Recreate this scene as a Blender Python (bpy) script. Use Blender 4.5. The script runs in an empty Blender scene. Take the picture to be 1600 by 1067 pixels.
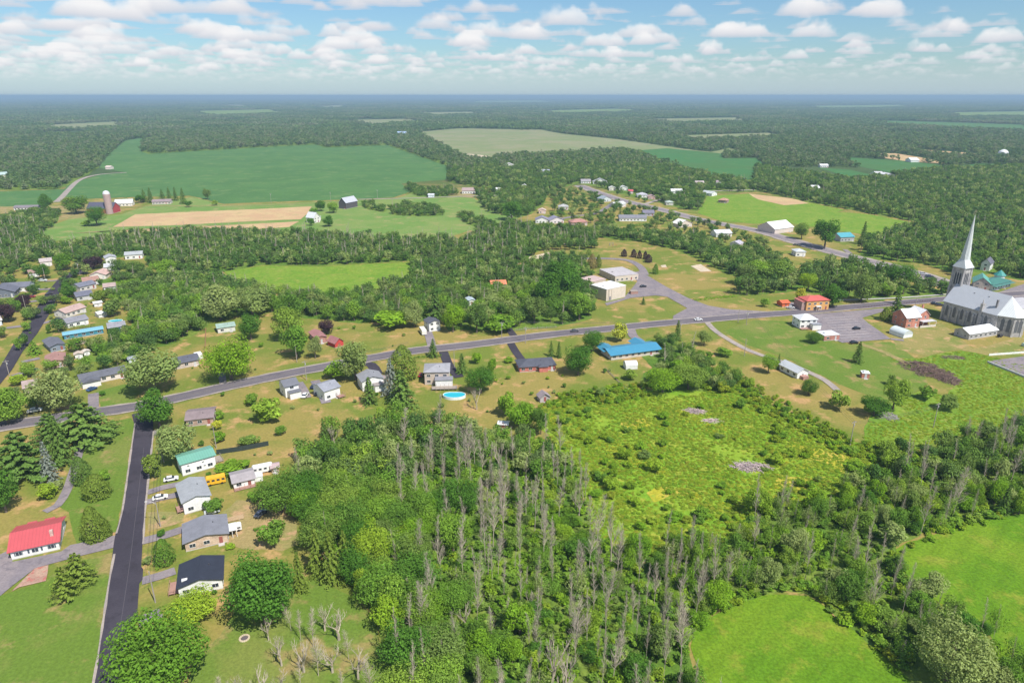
import bpy, math, random
import numpy as np
from mathutils import Vector
R = math.radians
random.seed(7)
S = bpy.context.scene
COL = S.collection

# ---------------------------------------------------------------- camera
H = 120.0; PITCH = R(19.8); F = 1600 * 24 / 36.0
CP, SP = math.cos(PITCH), math.sin(PITCH)
cam = bpy.data.objects.new('camera', bpy.data.cameras.new('camera'))
COL.objects.link(cam); S.camera = cam
cam.location = (0, 0, H); cam.rotation_euler = (R(90) - PITCH, 0, 0)
cam.data.lens = 24; cam.data.sensor_width = 36; cam.data.sensor_fit = 'HORIZONTAL'
cam.data.clip_start = 1; cam.data.clip_end = 200000

# ---------------------------------------------------------------- sun, sky with clouds, exposure
EL = R(54); AZ = math.atan2(.65, -.76)
sv = Vector((math.cos(EL) * math.sin(AZ), math.cos(EL) * math.cos(AZ), math.sin(EL)))
sun = bpy.data.objects.new('sun', bpy.data.lights.new('sun', 'SUN')); COL.objects.link(sun)
sun.data.energy = 4.7; sun.data.angle = R(.5); sun.data.color = (1, .95, .87)
sun.rotation_euler = (-sv).to_track_quat('-Z', 'Y').to_euler()
S.view_settings.view_transform = 'Standard'; S.view_settings.look = 'None'
S.view_settings.exposure = 0.42; S.view_settings.gamma = 1
S.cycles.max_bounces = 5; S.cycles.diffuse_bounces = 3; S.cycles.glossy_bounces = 2
S.cycles.transmission_bounces = 2; S.cycles.volume_bounces = 0; S.cycles.transparent_max_bounces = 6
S.cycles.use_denoising = True; S.cycles.caustics_reflective = False; S.cycles.caustics_refractive = False
W = bpy.data.worlds.new('World'); S.world = W; W.use_nodes = True
NT = W.node_tree; NT.nodes.clear()
class NB:
    def __init__(s, nt): s.nt = nt
    def n(s, t, **k):
        x = s.nt.nodes.new(t)
        for a, b in k.items(): setattr(x, a, b)
        return x
    def l(s, a, b): s.nt.links.new(a, b)
    def put(s, sock, v):
        if isinstance(v, bpy.types.NodeSocket): s.l(v, sock)
        else: sock.default_value = v
    def m(s, op, a, b=None, c=None, clamp=False):
        x = s.n('ShaderNodeMath', operation=op, use_clamp=clamp); s.put(x.inputs[0], a)
        if b is not None: s.put(x.inputs[1], b)
        if c is not None: s.put(x.inputs[2], c)
        return x.outputs[0]
    def mr(s, v, a, b, c=0., d=1., smooth=True):
        x = s.n('ShaderNodeMapRange'); x.interpolation_type = 'SMOOTHSTEP' if smooth else 'LINEAR'
        s.put(x.inputs[0], v)
        for i, q in enumerate((a, b, c, d)): s.put(x.inputs[i + 1], q)
        return x.outputs[0]
    def mix(s, f, a, b, mode='MIX'):
        x = s.n('ShaderNodeMix', data_type='RGBA', blend_type=mode)
        s.put(x.inputs[0], f); s.put(x.inputs[6], a if not isinstance(a, tuple) else (*a[:3], 1)); s.put(x.inputs[7], b if not isinstance(b, tuple) else (*b[:3], 1))
        return x.outputs[2]
    def noise(s, vec, scale, detail=4, rough=.55, dist=0., dim='3D'):
        x = s.n('ShaderNodeTexNoise', noise_dimensions=dim)
        s.l(vec, x.inputs['Vector']); x.inputs['Scale'].default_value = scale; x.inputs['Detail'].default_value = detail
        x.inputs['Roughness'].default_value = rough; x.inputs['Distortion'].default_value = dist
        return x.outputs[0]
    def vmul(s, vec, v):
        x = s.n('ShaderNodeVectorMath', operation='MULTIPLY'); s.l(vec, x.inputs[0]); s.put(x.inputs[1], v); return x.outputs[0]
    def vadd(s, vec, v):
        x = s.n('ShaderNodeVectorMath', operation='ADD'); s.l(vec, x.inputs[0]); s.put(x.inputs[1], v); return x.outputs[0]
def build_sky():
    b = NB(NT)
    sky = b.n('ShaderNodeTexSky', sky_type='NISHITA', sun_disc=False)
    sky.sun_elevation = EL; sky.sun_rotation = AZ; sky.air_density = 1.0; sky.dust_density = .6; sky.ozone_density = 2.5; sky.altitude = 100
    tc = b.n('ShaderNodeTexCoord'); sep = b.n('ShaderNodeSeparateXYZ'); b.l(tc.outputs['Generated'], sep.inputs[0])
    z = b.m('MAXIMUM', sep.outputs[2], .004)
    skyc = b.vmul(sky.outputs[0], (.066, .084, .096))
    # horizon brightening of the summer haze above the far land
    hz = b.mr(sep.outputs[2], 0.0, .055, .5, 0.)
    col = b.mix(hz, skyc, (.46, .57, .68))
    base = b.n('ShaderNodeCombineXYZ'); b.put(base.inputs[0], b.m('DIVIDE', sep.outputs[0], z)); b.put(base.inputs[1], b.m('DIVIDE', sep.outputs[1], z))
    far = b.mr(z, .010, .05, .0, 1.)
    N = 18
    lr = b.m('MULTIPLY', sep.outputs[0], -.05)      # more cloud towards the left of the view
    for i in range(N):
        k = 1 + .26 * i / (N - 1)
        v = b.vmul(base.outputs[0], (k, k, 0))
        big = b.noise(b.vadd(v, (SKYX, SKYY, .25 * i / N)), .86, 8, .5)
        d = b.m('ADD', big, lr)
        t = .538 + .13 * (i / (N - 1)) ** .9
        a = b.mr(d, t, t + .042)
        q = i / (N - 1)
        sh = (.52 + .22 * min(1, q * 1.7), .535 + .20 * min(1, q * 1.7), .59 + .15 * min(1, q * 1.7))
        col = b.mix(b.m('MULTIPLY', b.m('MULTIPLY', a, far), .5 if i < 3 else .62), col, sh)
    bg = b.n('ShaderNodeBackground'); b.l(col, bg.inputs[0]); bg.inputs[1].default_value = .95
    out = b.n('ShaderNodeOutputWorld'); b.l(bg.outputs[0], out.inputs[0])
SKYX, SKYY = 3.7, 1.3
build_sky()

# ---------------------------------------------------------------- survey: photo pixel -> ground point
def P(px, py, h=0.):
    u = px - 800; v = py - 533.5
    s = (H - h) / (F * SP + v * CP)
    return Vector((u * s, s * (F * CP - v * SP), h))
def pix(X, Y, h=0.):
    Z = Y * CP + (H - h) * SP
    return 800 + F * X / Z, 533.5 + F * ((H - h) * CP - Y * SP) / Z
def mpp(py): return H / (F * SP + (py - 533.5) * CP)
def height_at(Y, pytop):
    v = pytop - 533.5
    return H - Y * (v * CP + F * SP) / (F * CP - v * SP)
def inpoly(px, py, poly):
    px = np.asarray(px, float); py = np.asarray(py, float); r = np.zeros(px.shape, bool)
    n = len(poly)
    for i in range(n):
        x1, y1 = poly[i]; x2, y2 = poly[(i + 1) % n]
        if y1 == y2: continue
        c = ((y1 > py) != (y2 > py)) & (px < (x2 - x1) * (py - y1) / (y2 - y1) + x1)
        r ^= c
    return r

# ---------------------------------------------------------------- materials
MATS = {}
def newmat(name):
    m = bpy.data.materials.new(name); m.use_nodes = True; m.node_tree.nodes.clear()
    return m, NB(m.node_tree)
def finish(b, col, rough=.8, metal=0., spec=.3, bump=None):
    p = b.n('ShaderNodeBsdfPrincipled'); b.put(p.inputs['Base Color'], col if not isinstance(col, tuple) else (*col[:3], 1))
    b.put(p.inputs['Roughness'], rough); p.inputs['Metallic'].default_value = metal; p.inputs['Specular IOR Level'].default_value = spec
    if bump is not None:
        bn = b.n('ShaderNodeBump'); bn.inputs['Strength'].default_value = .5; bn.inputs['Distance'].default_value = bump[1]
        b.l(bump[0], bn.inputs['Height']); b.l(bn.outputs[0], p.inputs['Normal'])
    o = b.n('ShaderNodeOutputMaterial'); b.l(p.outputs[0], o.inputs[0])
def paint(col, rough=.7, metal=0., var=.14, scale=.9, name=None):
    key = ('p', tuple(round(c, 3) for c in col), rough, metal)
    if key in MATS: return MATS[key]
    m, b = newmat(name or 'painted_surface'); tc = b.n('ShaderNodeTexCoord')
    n = b.noise(tc.outputs['Object'], scale, 5, .65); n2 = b.noise(b.vmul(tc.outputs['Object'], (1, 1, 6)), 2.5, 3)
    f = b.mr(b.m('ADD', b.m('MULTIPLY', n, .6), b.m('MULTIPLY', n2, .4)), .3, .7, 1 - var, 1 + var)
    c = b.n('ShaderNodeVectorMath', operation='SCALE'); c.inputs[0].default_value = col[:3]; b.l(f, c.inputs[3])
    finish(b, c.outputs[0], rough, metal)
    MATS[key] = m; return m
def roofing(col, kind='shingle'):
    key = ('r', col, kind)
    if key in MATS: return MATS[key]
    m, b = newmat(kind + '_roof'); tc = b.n('ShaderNodeTexCoord'); o = tc.outputs['Object']
    n = b.noise(o, .35, 6, .75); n2 = b.noise(b.vmul(o, (1, 5, 5)), 2.2, 3, .6)
    f = b.mr(b.m('ADD', b.m('MULTIPLY', n, .55), b.m('MULTIPLY', n2, .45)), .3, .7, .78 if kind == 'shingle' else .9, 1.2 if kind == 'shingle' else 1.07)
    if kind == 'metal':
        sx = b.n('ShaderNodeSeparateXYZ'); b.l(o, sx.inputs[0])
        w = b.m('SINE', b.m('MULTIPLY', sx.outputs[0], 7.5)); f = b.m('MULTIPLY', f, b.mr(w, .8, 1., 1., .82))
    c = b.n('ShaderNodeVectorMath', operation='SCALE'); c.inputs[0].default_value = col; b.l(f, c.inputs[3])
    finish(b, c.outputs[0], .85 if kind == 'shingle' else .45, 0., .3 if kind == 'shingle' else .5)
    MATS[key] = m; return m
def masonry(col, mortar, name='brick', s=1.0):
    key = ('b', col, mortar)
    if key in MATS: return MATS[key]
    m, b = newmat(name); tc = b.n('ShaderNodeTexCoord'); o = tc.outputs['Object']
    vo = b.n('ShaderNodeTexVoronoi'); b.l(b.vmul(o, (1.2 * s, 1.2 * s, 2.4 * s)), vo.inputs['Vector'])
    n = b.noise(o, .5, 5, .7)
    f = b.mr(n, .3, .7, .75, 1.2)
    c0 = b.mix(b.mr(vo.outputs['Distance'], .25, .75), col, mortar)
    sp = b.n('ShaderNodeSeparateColor'); b.l(vo.outputs['Color'], sp.inputs[0])
    f = b.m('MULTIPLY', f, b.mr(sp.outputs[0], 0, 1, .8, 1.15))
    c = b.n('ShaderNodeVectorMath', operation='SCALE'); b.l(c0, c.inputs[0]); b.l(f, c.inputs[3])
    finish(b, c.outputs[0], .9); MATS[key] = m; return m
def ground_mat(name, cols, scale=.03, fine=1.2, stripes=None, thr=(.42, .58), far=None, contrast=.18, bump=.0):
    """mix of three real ground colours by world position noise"""
    m, b = newmat(name); tc = b.n('ShaderNodeTexCoord'); o = tc.outputs['Object']
    n1 = b.noise(o, scale, 7, .62, .4); n2 = b.noise(b.vadd(o, (311, 77, 0)), scale * 3.1, 6, .65); n3 = b.noise(o, fine, 4, .7)
    c = b.mix(b.mr(n1, *thr), cols[0], cols[1])
    c = b.mix(b.mr(n2, .52, .66), c, cols[2])
    f = b.mr(n3, .28, .72, 1 - contrast, 1 + contrast)
    if stripes:
        ang, per, amp = stripes
        sx = b.n('ShaderNodeSeparateXYZ'); b.l(o, sx.inputs[0])
        t = b.m('ADD', b.m('MULTIPLY', sx.outputs[0], math.cos(ang) * 6.283 / per), b.m('MULTIPLY', sx.outputs[1], math.sin(ang) * 6.283 / per))
        t = b.m('ADD', t, b.m('MULTIPLY', n2, 2.))
        f = b.m('MULTIPLY', f, b.m('ADD', b.m('MULTIPLY', b.m('SINE', t), amp), 1.))
    v = b.n('ShaderNodeVectorMath', operation='SCALE'); b.l(c, v.inputs[0]); b.l(f, v.inputs[3]); c = v.outputs[0]
    if far:
        sx = b.n('ShaderNodeSeparateXYZ'); b.l(o, sx.inputs[0])
        c = b.mix(b.mr(sx.outputs[1], far[0], far[1]), c, b.mix(b.mr(b.noise(o, .0009, 8, .7), .42, .6), far[2], far[3]))
    finish(b, c, .95, 0, .1, (n3, bump) if bump else None)
    return m
def leaf_mat(name, stops, trans=.35, sat=0.):
    m, b = newmat(name)
    oi = b.n('ShaderNodeObjectInfo'); cr = b.n('ShaderNodeValToRGB'); b.l(oi.outputs['Random'], cr.inputs[0])
    e = cr.color_ramp.elements
    while len(e) < len(stops): e.new(.5)
    for i, s_ in enumerate(stops): e[i].position = i / max(1, len(stops) - 1) * .999
    for i, s_ in enumerate(stops): e[i].color = (*s_, 1)
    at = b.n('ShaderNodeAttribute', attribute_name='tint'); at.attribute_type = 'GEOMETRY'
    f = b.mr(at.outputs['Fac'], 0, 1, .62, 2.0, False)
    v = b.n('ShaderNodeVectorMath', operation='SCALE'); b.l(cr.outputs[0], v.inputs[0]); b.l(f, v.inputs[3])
    d = b.n('ShaderNodeBsdfDiffuse'); b.l(v.outputs[0], d.inputs[0])
    t = b.n('ShaderNodeBsdfTranslucent'); b.l(b.vmul(v.outputs[0], (1.25, 1.15, .6)), t.inputs[0])
    mx = b.n('ShaderNodeMixShader'); mx.inputs[0].default_value = trans; b.l(d.outputs[0], mx.inputs[1]); b.l(t.outputs[0], mx.inputs[2])
    o = b.n('ShaderNodeOutputMaterial'); b.l(mx.outputs[0], o.inputs[0]); return m

# ---------------------------------------------------------------- object helpers
def tag(o, label=None, cat=None, group=None, kind=None):
    if label: o['label'] = label
    if cat: o['category'] = cat
    if group: o['group'] = group
    if kind: o['kind'] = kind
    return o
def empty(name, loc, rz=0., label=None, cat=None, group=None):
    o = bpy.data.objects.new(name, None); COL.objects.link(o); o.location = loc; o.rotation_euler = (0, 0, rz)
    o.empty_display_size = .5
    return tag(o, label, cat, group)
class MB:
    def __init__(s): s.v = []; s.f = []; s.mi = []; s.cur = 0
    def face(s, pts):
        n = len(s.v); s.v += [tuple(p) for p in pts]; s.f.append(tuple(range(n, n + len(pts)))); s.mi.append(s.cur)
    def box(s, x0, x1, y0, y1, z0, z1):
        n = len(s.v)
        s.v += [(x0, y0, z0), (x1, y0, z0), (x1, y1, z0), (x0, y1, z0), (x0, y0, z1), (x1, y0, z1), (x1, y1, z1), (x0, y1, z1)]
        for q in ((0, 3, 2, 1), (4, 5, 6, 7), (0, 1, 5, 4), (1, 2, 6, 5), (2, 3, 7, 6), (3, 0, 4, 7)):
            s.f.append(tuple(n + i for i in q)); s.mi.append(s.cur)
    def tube(s, pts, rad, n=5, cap=True):
        pts = [Vector(p) for p in pts]
        rad = rad if isinstance(rad, (list, tuple)) else [rad] * len(pts)
        base = len(s.v)
        for i, p in enumerate(pts):
            d = (pts[min(i + 1, len(pts) - 1)] - pts[max(i - 1, 0)]).normalized()
            a = d.cross(Vector((0, 0, 1)) if abs(d.z) < .95 else Vector((1, 0, 0))).normalized(); c = d.cross(a)
            for k in range(n):
                t = 6.28319 * k / n; s.v.append(tuple(p + (a * math.cos(t) + c * math.sin(t)) * rad[i]))
        for i in range(len(pts) - 1):
            for k in range(n):
                q = base + i * n; s.f.append((q + k, q + (k + 1) % n, q + n + (k + 1) % n, q + n + k)); s.mi.append(s.cur)
        if cap:
            s.f.append(tuple(base + (len(pts) - 1) * n + k for k in range(n))); s.mi.append(s.cur)
            s.f.append(tuple(base + k for k in reversed(range(n)))); s.mi.append(s.cur)
    def prism(s, poly, y0, y1):   # poly in xz, extruded along y
        n = len(poly); a = len(s.v)
        s.v += [(x, y0, z) for x, z in poly] + [(x, y1, z) for x, z in poly]
        s.f.append(tuple(a + i for i in range(n))); s.f.append(tuple(a + n + i for i in reversed(range(n)))); s.mi += [s.cur] * 2
        for i in range(n):
            j = (i + 1) % n; s.f.append((a + i, a + n + i, a + n + j, a + j)); s.mi.append(s.cur)
    def mesh(s, name):
        me = bpy.data.meshes.new(name); me.from_pydata(s.v, [], s.f); me.polygons.foreach_set('material_index', s.mi); me.update(); return me
    def build(s, name, mats, parent=None, smooth=False):
        me = s.mesh(name)
        for m in (mats if isinstance(mats, (list, tuple)) else [mats]): me.materials.append(m)
        if smooth: me.shade_smooth()
        o = bpy.data.objects.new(name, me); COL.objects.link(o)
        if parent: o.parent = parent
        return o
def inst(name, me, parent=None, mat=None, loc=None, rz=None, scale=None):
    o = bpy.data.objects.new(name, me); COL.objects.link(o)
    if parent: o.parent = parent
    if mat: o.material_slots[0].link = 'OBJECT'; o.material_slots[0].material = mat
    if loc is not None: o.location = loc
    if rz is not None: o.rotation_euler = (0, 0, rz)
    if scale is not None: o.scale = scale
    return o
def copy_tree(o, parent=None):
    c = o.copy(); COL.objects.link(c)
    if parent: c.parent = parent
    for ch in list(o.children): copy_tree(ch, c)
    return c
rng = np.random.default_rng(11)

# ---------------------------------------------------------------- sheets and roads
def sheet(name, pts, z, mat, jit=.0, world=False, kind='structure', seg=None):
    g = [Vector(p) if world else P(*p) for p in pts]
    out = []
    n = len(g)
    for i in range(n):
        a, b_ = g[i], g[(i + 1) % n]; L = (b_ - a).length; d = min(a.y, b_.y)
        st = seg or max(3., abs(d) / 70)
        k = max(1, min(60, int(L / st)))
        nrm = Vector((-(b_ - a).y, (b_ - a).x, 0)).normalized()
        ph = random.random() * 6
        for q in range(k):
            t = q / k; w = math.sin(math.pi * t) if k > 3 else 0
            off = (random.uniform(-1, 1) * jit * .5 + math.sin(ph + t * L / 23) * jit) * (1 if q else .3) * (w if k > 3 else 1)
            p = a.lerp(b_, t) + nrm * off
            out.append((p.x, p.y, z))
    mb = MB(); mb.face(out)
    me = mb.mesh(name)
    if me.polygons[0].normal.z < 0: me.flip_normals()
    import bmesh
    bm = bmesh.new(); bm.from_mesh(me); bmesh.ops.triangulate(bm, faces=bm.faces[:]); bm.to_mesh(me); bm.free()
    me.materials.append(mat)
    o = bpy.data.objects.new(name, me); COL.objects.link(o)
    if kind: o['kind'] = kind
    return o
def smooth_path(g, step=4.):
    out = []
    for i in range(len(g) - 1):
        p0 = g[max(i - 1, 0)]; p1 = g[i]; p2 = g[i + 1]; p3 = g[min(i + 2, len(g) - 1)]
        k = max(1, int((p2 - p1).length / step))
        for q in range(k):
            t = q / k
            out.append(.5 * ((2 * p1) + (p2 - p0) * t + (2 * p0 - 5 * p1 + 4 * p2 - p3) * t * t + (3 * p1 - p0 - 3 * p2 + p3) * t ** 3))
    out.append(g[-1]); return out
ROADS = []   # (points, halfwidth) for keeping trees off
def ribbon(name, pts, width, z, mat, off=0., reg=True, wob=.0):
    g = smooth_path([P(*p) for p in pts]); mb = MB(); L = []; 
    for i, p in enumerate(g):
        d = g[min(i + 1, len(g) - 1)] - g[max(i - 1, 0)]; nn = Vector((-d.y, d.x, 0)).normalized()
        w = width / 2 + random.uniform(-wob, wob)
        a = p + nn * (off + w); c = p + nn * (off - w); L.append(((c.x, c.y, z), (a.x, a.y, z)))
    for i in range(len(L) - 1): mb.face([L[i][0], L[i + 1][0], L[i + 1][1], L[i][1]])
    me = mb.mesh(name)
    if me.polygons[0].normal.z < 0: me.flip_normals()
    me.materials.append(mat); o = bpy.data.objects.new(name, me); COL.objects.link(o); o['kind'] = 'structure'
    if reg: ROADS.append((np.array([(p.x, p.y) for p in g]), width / 2))
    return o
# ================================================================ the ground
G_lawn = ground_mat('lawn', [(.145, .185, .03), (.26, .215, .06), (.42, .265, .115)], .028, 1.1, contrast=.15,
                    far=(820, 1150, (.045, .085, .025), (.07, .11, .035)))
G_mown = ground_mat('mown_lawn', [(.115, .185, .026), (.165, .20, .042), (.27, .215, .08)], .03, 1.3, (.3, 2.3, .025), (.45, .62))
G_dry = ground_mat('dry_grass', [(.30, .235, .10), (.23, .22, .075), (.42, .27, .15)], .06, 1.3)
G_for = ground_mat('woodland_floor', [(.09, .17, .022), (.15, .21, .035), (.11, .18, .03)], .05, .6, contrast=.3)
G_soy = ground_mat('crop_field', [(.068, .155, .045), (.08, .175, .05), (.12, .20, .065)], .012, .25, (1.4, 9., .03), contrast=.08)
G_beige = ground_mat('pale_crop', [(.20, .235, .10), (.25, .25, .135), (.17, .225, .095)], .006, .2, (1.4, 22., .04), (.4, .6), contrast=.08)
G_teal = ground_mat('green_crop', [(.055, .16, .045), (.065, .15, .042), (.08, .175, .05)], .01, .3, contrast=.08)
G_tan = ground_mat('tilled_soil', [(.47, .31, .175), (.50, .36, .19), (.40, .31, .155)], .03, .5, (1.5, 6., .05), contrast=.08)
G_past = ground_mat('pasture', [(.135, .235, .05), (.18, .25, .065), (.26, .26, .095)], .02, .7, contrast=.12)
G_mead = ground_mat('meadow', [(.155, .29, .02), (.205, .31, .026), (.29, .32, .04)], .05, .9, contrast=.22)
G_hay = ground_mat('hay_meadow', [(.095, .20, .010), (.135, .23, .014), (.19, .24, .025)], .035, 1.2, (2.35, 5.5, .05), (.42, .6), contrast=.26, bump=.3)
G_hay2 = ground_mat('grass_meadow', [(.13, .24, .022), (.17, .26, .03), (.24, .27, .05)], .06, .5, contrast=.2)
G_asph = ground_mat('asphalt', [(.135, .12, .137), (.15, .133, .147), (.12, .107, .122)], .08, 2., contrast=.1)
G_new = ground_mat('fresh_asphalt', [(.048, .043, .056), (.058, .052, .066), (.042, .038, .048)], .05, 3., contrast=.12)
G_old = ground_mat('worn_asphalt', [(.21, .185, .20), (.25, .215, .22), (.17, .15, .165)], .12, 1.5, contrast=.12)
G_grav = ground_mat('gravel', [(.30, .26, .24), (.36, .31, .27), (.25, .22, .20)], .1, 2., contrast=.15)
G_sand = ground_mat('sand', [(.50, .42, .30), (.58, .48, .36), (.42, .34, .25)], .2, 2., contrast=.1)
G_conc = ground_mat('concrete', [(.42, .40, .39), (.48, .45, .43), (.38, .36, .35)], .1, 2., contrast=.06)
G_line = paint((.62, .60, .58), .8, name='road_marking_paint')

BIG = 62000
gm = MB(); gm.face([(-BIG, -600, 0), (BIG, -600, 0), (BIG, BIG, 0), (-BIG, BIG, 0)])
tag(gm.build('ground', G_lawn), kind='structure')

FIELDS = {}; KEEP0 = []
def field(key, name, pts, z, mat, jit=1.):
    FIELDS[key] = pts; return sheet(name, pts, z, mat, jit)
# woodland floors
WOODS = {
 'front': [(455,730),(500,694),(590,674),(640,668),(705,664),(770,686),(850,690),(905,735),(925,830),(1000,878),(1100,885),(1150,930),(1092,975),(1075,1010),(1120,1260),(640,1260),(612,1040),(590,965),(560,925),(515,880),(475,830),(468,770)],
 'right': [(1000,872),(1060,862),(1140,860),(1180,800),(1290,785),(1350,752),(1395,705),(1440,715),(1500,690),(1560,668),(1640,655),(1760,640),(1780,770),(1640,795),(1512,818),(1400,853),(1412,900),(1468,942),(1526,975),(1602,1068),(1680,1260),(1500,1260),(1416,1056),(1302,962),(1260,928),(1222,922),(1145,948),(1090,976),(1060,930)],
 'belt': [(-80,350),(30,345),(90,392),(180,372),(300,365),(480,368),(560,372),(720,378),(800,352),(860,366),(930,375),(930,392),(850,392),(820,405),(800,425),(720,400),(640,408),(500,416),(410,414),(350,424),(300,430),(235,415),(225,400),(160,404),(130,412),(60,400),(30,420),(-80,430)],
 'mid': [(640,412),(720,400),(800,425),(868,405),(915,412),(928,455),(932,470),(925,498),(870,510),(810,516),(700,516),(690,500),(640,500),(560,505),(520,500),(440,492),(400,482),(440,462),(520,470),(570,464),(645,440)],
 'leftblock': [(240,440),(300,432),(352,440),(430,462),(400,490),(330,500),(310,520),(262,540),(215,548),(205,520),(216,490),(232,470)],
 'farleft': [(-80,216),(190,214),(180,232),(150,252),(155,262),(110,288),(90,296),(-80,298)],
 'farmidleft': [(222,219),(300,205),(640,205),(720,240),(760,262),(700,268),(604,227),(505,231),(494,226),(400,232),(232,241),(222,238)],
 'village': [(700,262),(770,250),(860,243),(975,236),(1000,240),(1050,262),(1100,272),(1180,290),(1180,300),(1105,300),(1090,330),(1060,325),(905,286),(860,300),(850,318),(830,335),(800,345),(760,330),(740,300),(800,300),(700,285)],
 'schoolhedge': [(830,375),(868,365),(900,372),(950,372),(1010,380),(1060,392),(1120,420),(1150,432),(1190,440),(1235,420),(1190,395),(1130,385),(1070,372),(1000,368),(930,362),(860,358),(800,355)],
 'schoolright': [(1148,440),(1195,430),(1240,430),(1290,420),(1340,425),(1400,440),(1420,460),(1380,470),(1300,462),(1240,455),(1180,462),(1150,462)],
 'churchwood': [(1385,462),(1405,446),(1440,446),(1488,458),(1480,463),(1400,468)],
 'rightforest': [(1180,262),(1330,284),(1450,268),(1600,262),(1700,270),(1700,440),(1590,438),(1548,428),(1500,434),(1480,425),(1440,412),(1340,402),(1350,378),(1410,362),(1450,350),(1360,334),(1264,316),(1175,296)],
 'backyards': [(150,440),(236,418),(240,548),(205,572),(190,562),(140,566),(112,556),(165,533),(203,520),(205,486),(182,470),(170,458)],
 'thicket': [(640,288),(655,296),(705,296),(715,306),(690,310),(650,306),(632,298)],
 'thicket2': [(608,326),(640,320),(690,328),(692,337),(650,338),(612,336)],
 'thicket3': [(566,318),(578,318),(606,328),(600,332),(570,326)],
 'thicket4': [(714,336),(735,338),(790,362),(800,352),(830,362),(800,376),(760,366),(730,350)],
 'farbushes': [(20,338),(60,328),(98,334),(86,350),(62,368),(40,385),(-80,390),(-80,352)],
 'meadowtop': [(1010,530),(1060,535),(1120,580),(1150,585),(1210,640),(1180,612),(1110,612),(1030,612),(1000,600),(1020,575),(1000,548)],
}
zf = .012
G_churchyard = ground_mat('churchyard_grass', [(.17, .20, .045), (.26, .225, .075), (.40, .27, .13)], .05, 1.2)
for i, (k, p) in enumerate(WOODS.items()): sheet('woodland_floor', p, zf + .004 * i, G_for, 1.5)
field('soy', 'crop_field', [(196,220),(228,215),(243,217),(222,222),(220,237),(232,241),(400,231),(495,226),(507,231),(605,227),(700,260),(697,281),(627,287),(640,300),(615,309),(540,312),(390,317),(350,319),(295,306),(130,311),(100,308),(120,284),(160,272),(196,270),(155,262),(172,240)], .10, G_soy)
field('soyleft', 'crop_field', [(-80,302),(100,296),(116,284),(92,309),(70,322),(-80,324)], .11, G_soy)
field('beige', 'pale_crop_field', [(650,207),(716,201),(844,203),(878,209),(965,218),(1009,224),(1070,233),(1130,240),(1120,246),(972,236),(861,243),(776,245),(705,238),(678,222)], .12, G_beige)
field('teal', 'green_crop_field', [(972,237),(1042,232),(1127,240),(1130,248),(1182,247),(1198,262),(1286,276),(1332,283),(1330,289),(1175,289),(1100,272),(1050,259)], .14, G_teal)
field('strip1', 'green_crop_field', [(1275,262),(1330,266),(1390,280),(1440,282),(1400,286),(1340,280)], .13, G_teal)
field('strip2', 'green_crop_field', [(1320,246),(1420,252),(1500,262),(1445,281),(1400,272),(1330,258)], .15, G_teal)
field('strip3', 'pasture', [(1352,240),(1400,240),(1450,248),(1480,256),(1420,253),(1380,247)], .17, G_tan)
field('strip4', 'tan_field', [(1425,233),(1500,238),(1560,244),(1500,246),(1440,240)], .18, G_tan)
field('strip5', 'green_crop_field', [(1480,262),(1530,256),(1600,259),(1700,262),(1700,270),(1560,274),(1500,270)], .19, G_teal)
field('strip6', 'green_crop_field', [(1360,188),(1460,191),(1620,196),(1620,207),(1480,201),(1400,196)], .20, G_soy)
field('strip7', 'tan_field', [(1140,232),(1165,236),(1140,242),(1110,238)], .19, G_beige)
field('strip8', 'tan_field', [(345,164),(395,164),(390,167),(350,167)], .3, G_beige)
field('strip9', 'pale_crop_field', [(500,165),(545,165),(548,169),(502,169)], .3, G_beige)
for i_, q_ in enumerate(([(300,174),(420,171),(440,177),(330,181)], [(540,188),(640,186),(655,192),(560,195)], [(850,173),(980,170),(1000,174),(870,178)], [(1020,186),(1150,184),(1170,190),(1040,193)], [(1250,166),(1420,164),(1430,168),(1270,170)],
        [(60,196),(190,190),(200,197),(90,204)], [(720,158),(860,157),(870,160),(740,161)], [(1060,212),(1200,208),(1230,214),(1080,220)], [(1480,176),(1640,174),(1640,181),(1500,183)], [(660,176),(740,175),(745,179),(670,181)])):
    field('open%d' % i_, 'distant_field', q_, .3 + .01 * i_, G_beige if i_ % 2 else G_past, 6)
ribbon('distant_road', [(430,174),(455,177),(480,185),(500,192)], 26, .28, G_sand)
field('pasture', 'pasture', [(190,335),(240,318),(300,308),(350,321),(545,314),(620,310),(650,300),(700,300),(740,305),(742,312),(790,325),(800,345),(770,368),(735,360),(700,372),(640,376),(560,372),(480,368),(300,366),(165,372),(60,378),(55,360),(110,342)], .05, G_past)
field('pasture2', 'pasture', [(690,292),(745,298),(740,310),(700,306)], .08, G_dry, .6)
field('tan', 'tan_field', [(212,335),(400,327),(487,323),(480,335),(470,343),(390,346),(280,352),(176,355)], .12, G_tan, .4)
field('tanlow', 'tan_field', [(217,358),(400,350),(468,346),(452,355),(390,360),(225,363),(150,362),(100,366)], .13, G_tan, .4)
field('dryleft', 'dry_field', [(-60,325),(20,322),(90,322),(130,318),(178,312),(190,330),(130,340),(90,345),(-60,352)], .06, G_dry)
field('sandfar', 'sand_lot', [(705,240),(735,241),(775,245),(765,252),(730,248)], .16, G_sand)
field('meadowmid', 'meadow', [(350,425),(410,415),(500,417),(640,410),(652,428),(630,442),(565,463),(520,469),(480,455),(440,460),(360,440)], .10, G_hay2)
field('green1', 'green_field', [(1105,306),(1170,303),(1264,317),(1318,328),(1300,334),(1240,345),(1180,350),(1125,345),(1090,333)], .10, G_hay2)
field('green2', 'green_field', [(1215,345),(1300,331),(1358,335),(1440,351),(1412,361),(1358,370),(1345,366),(1250,352)], .11, G_hay2)
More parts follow.
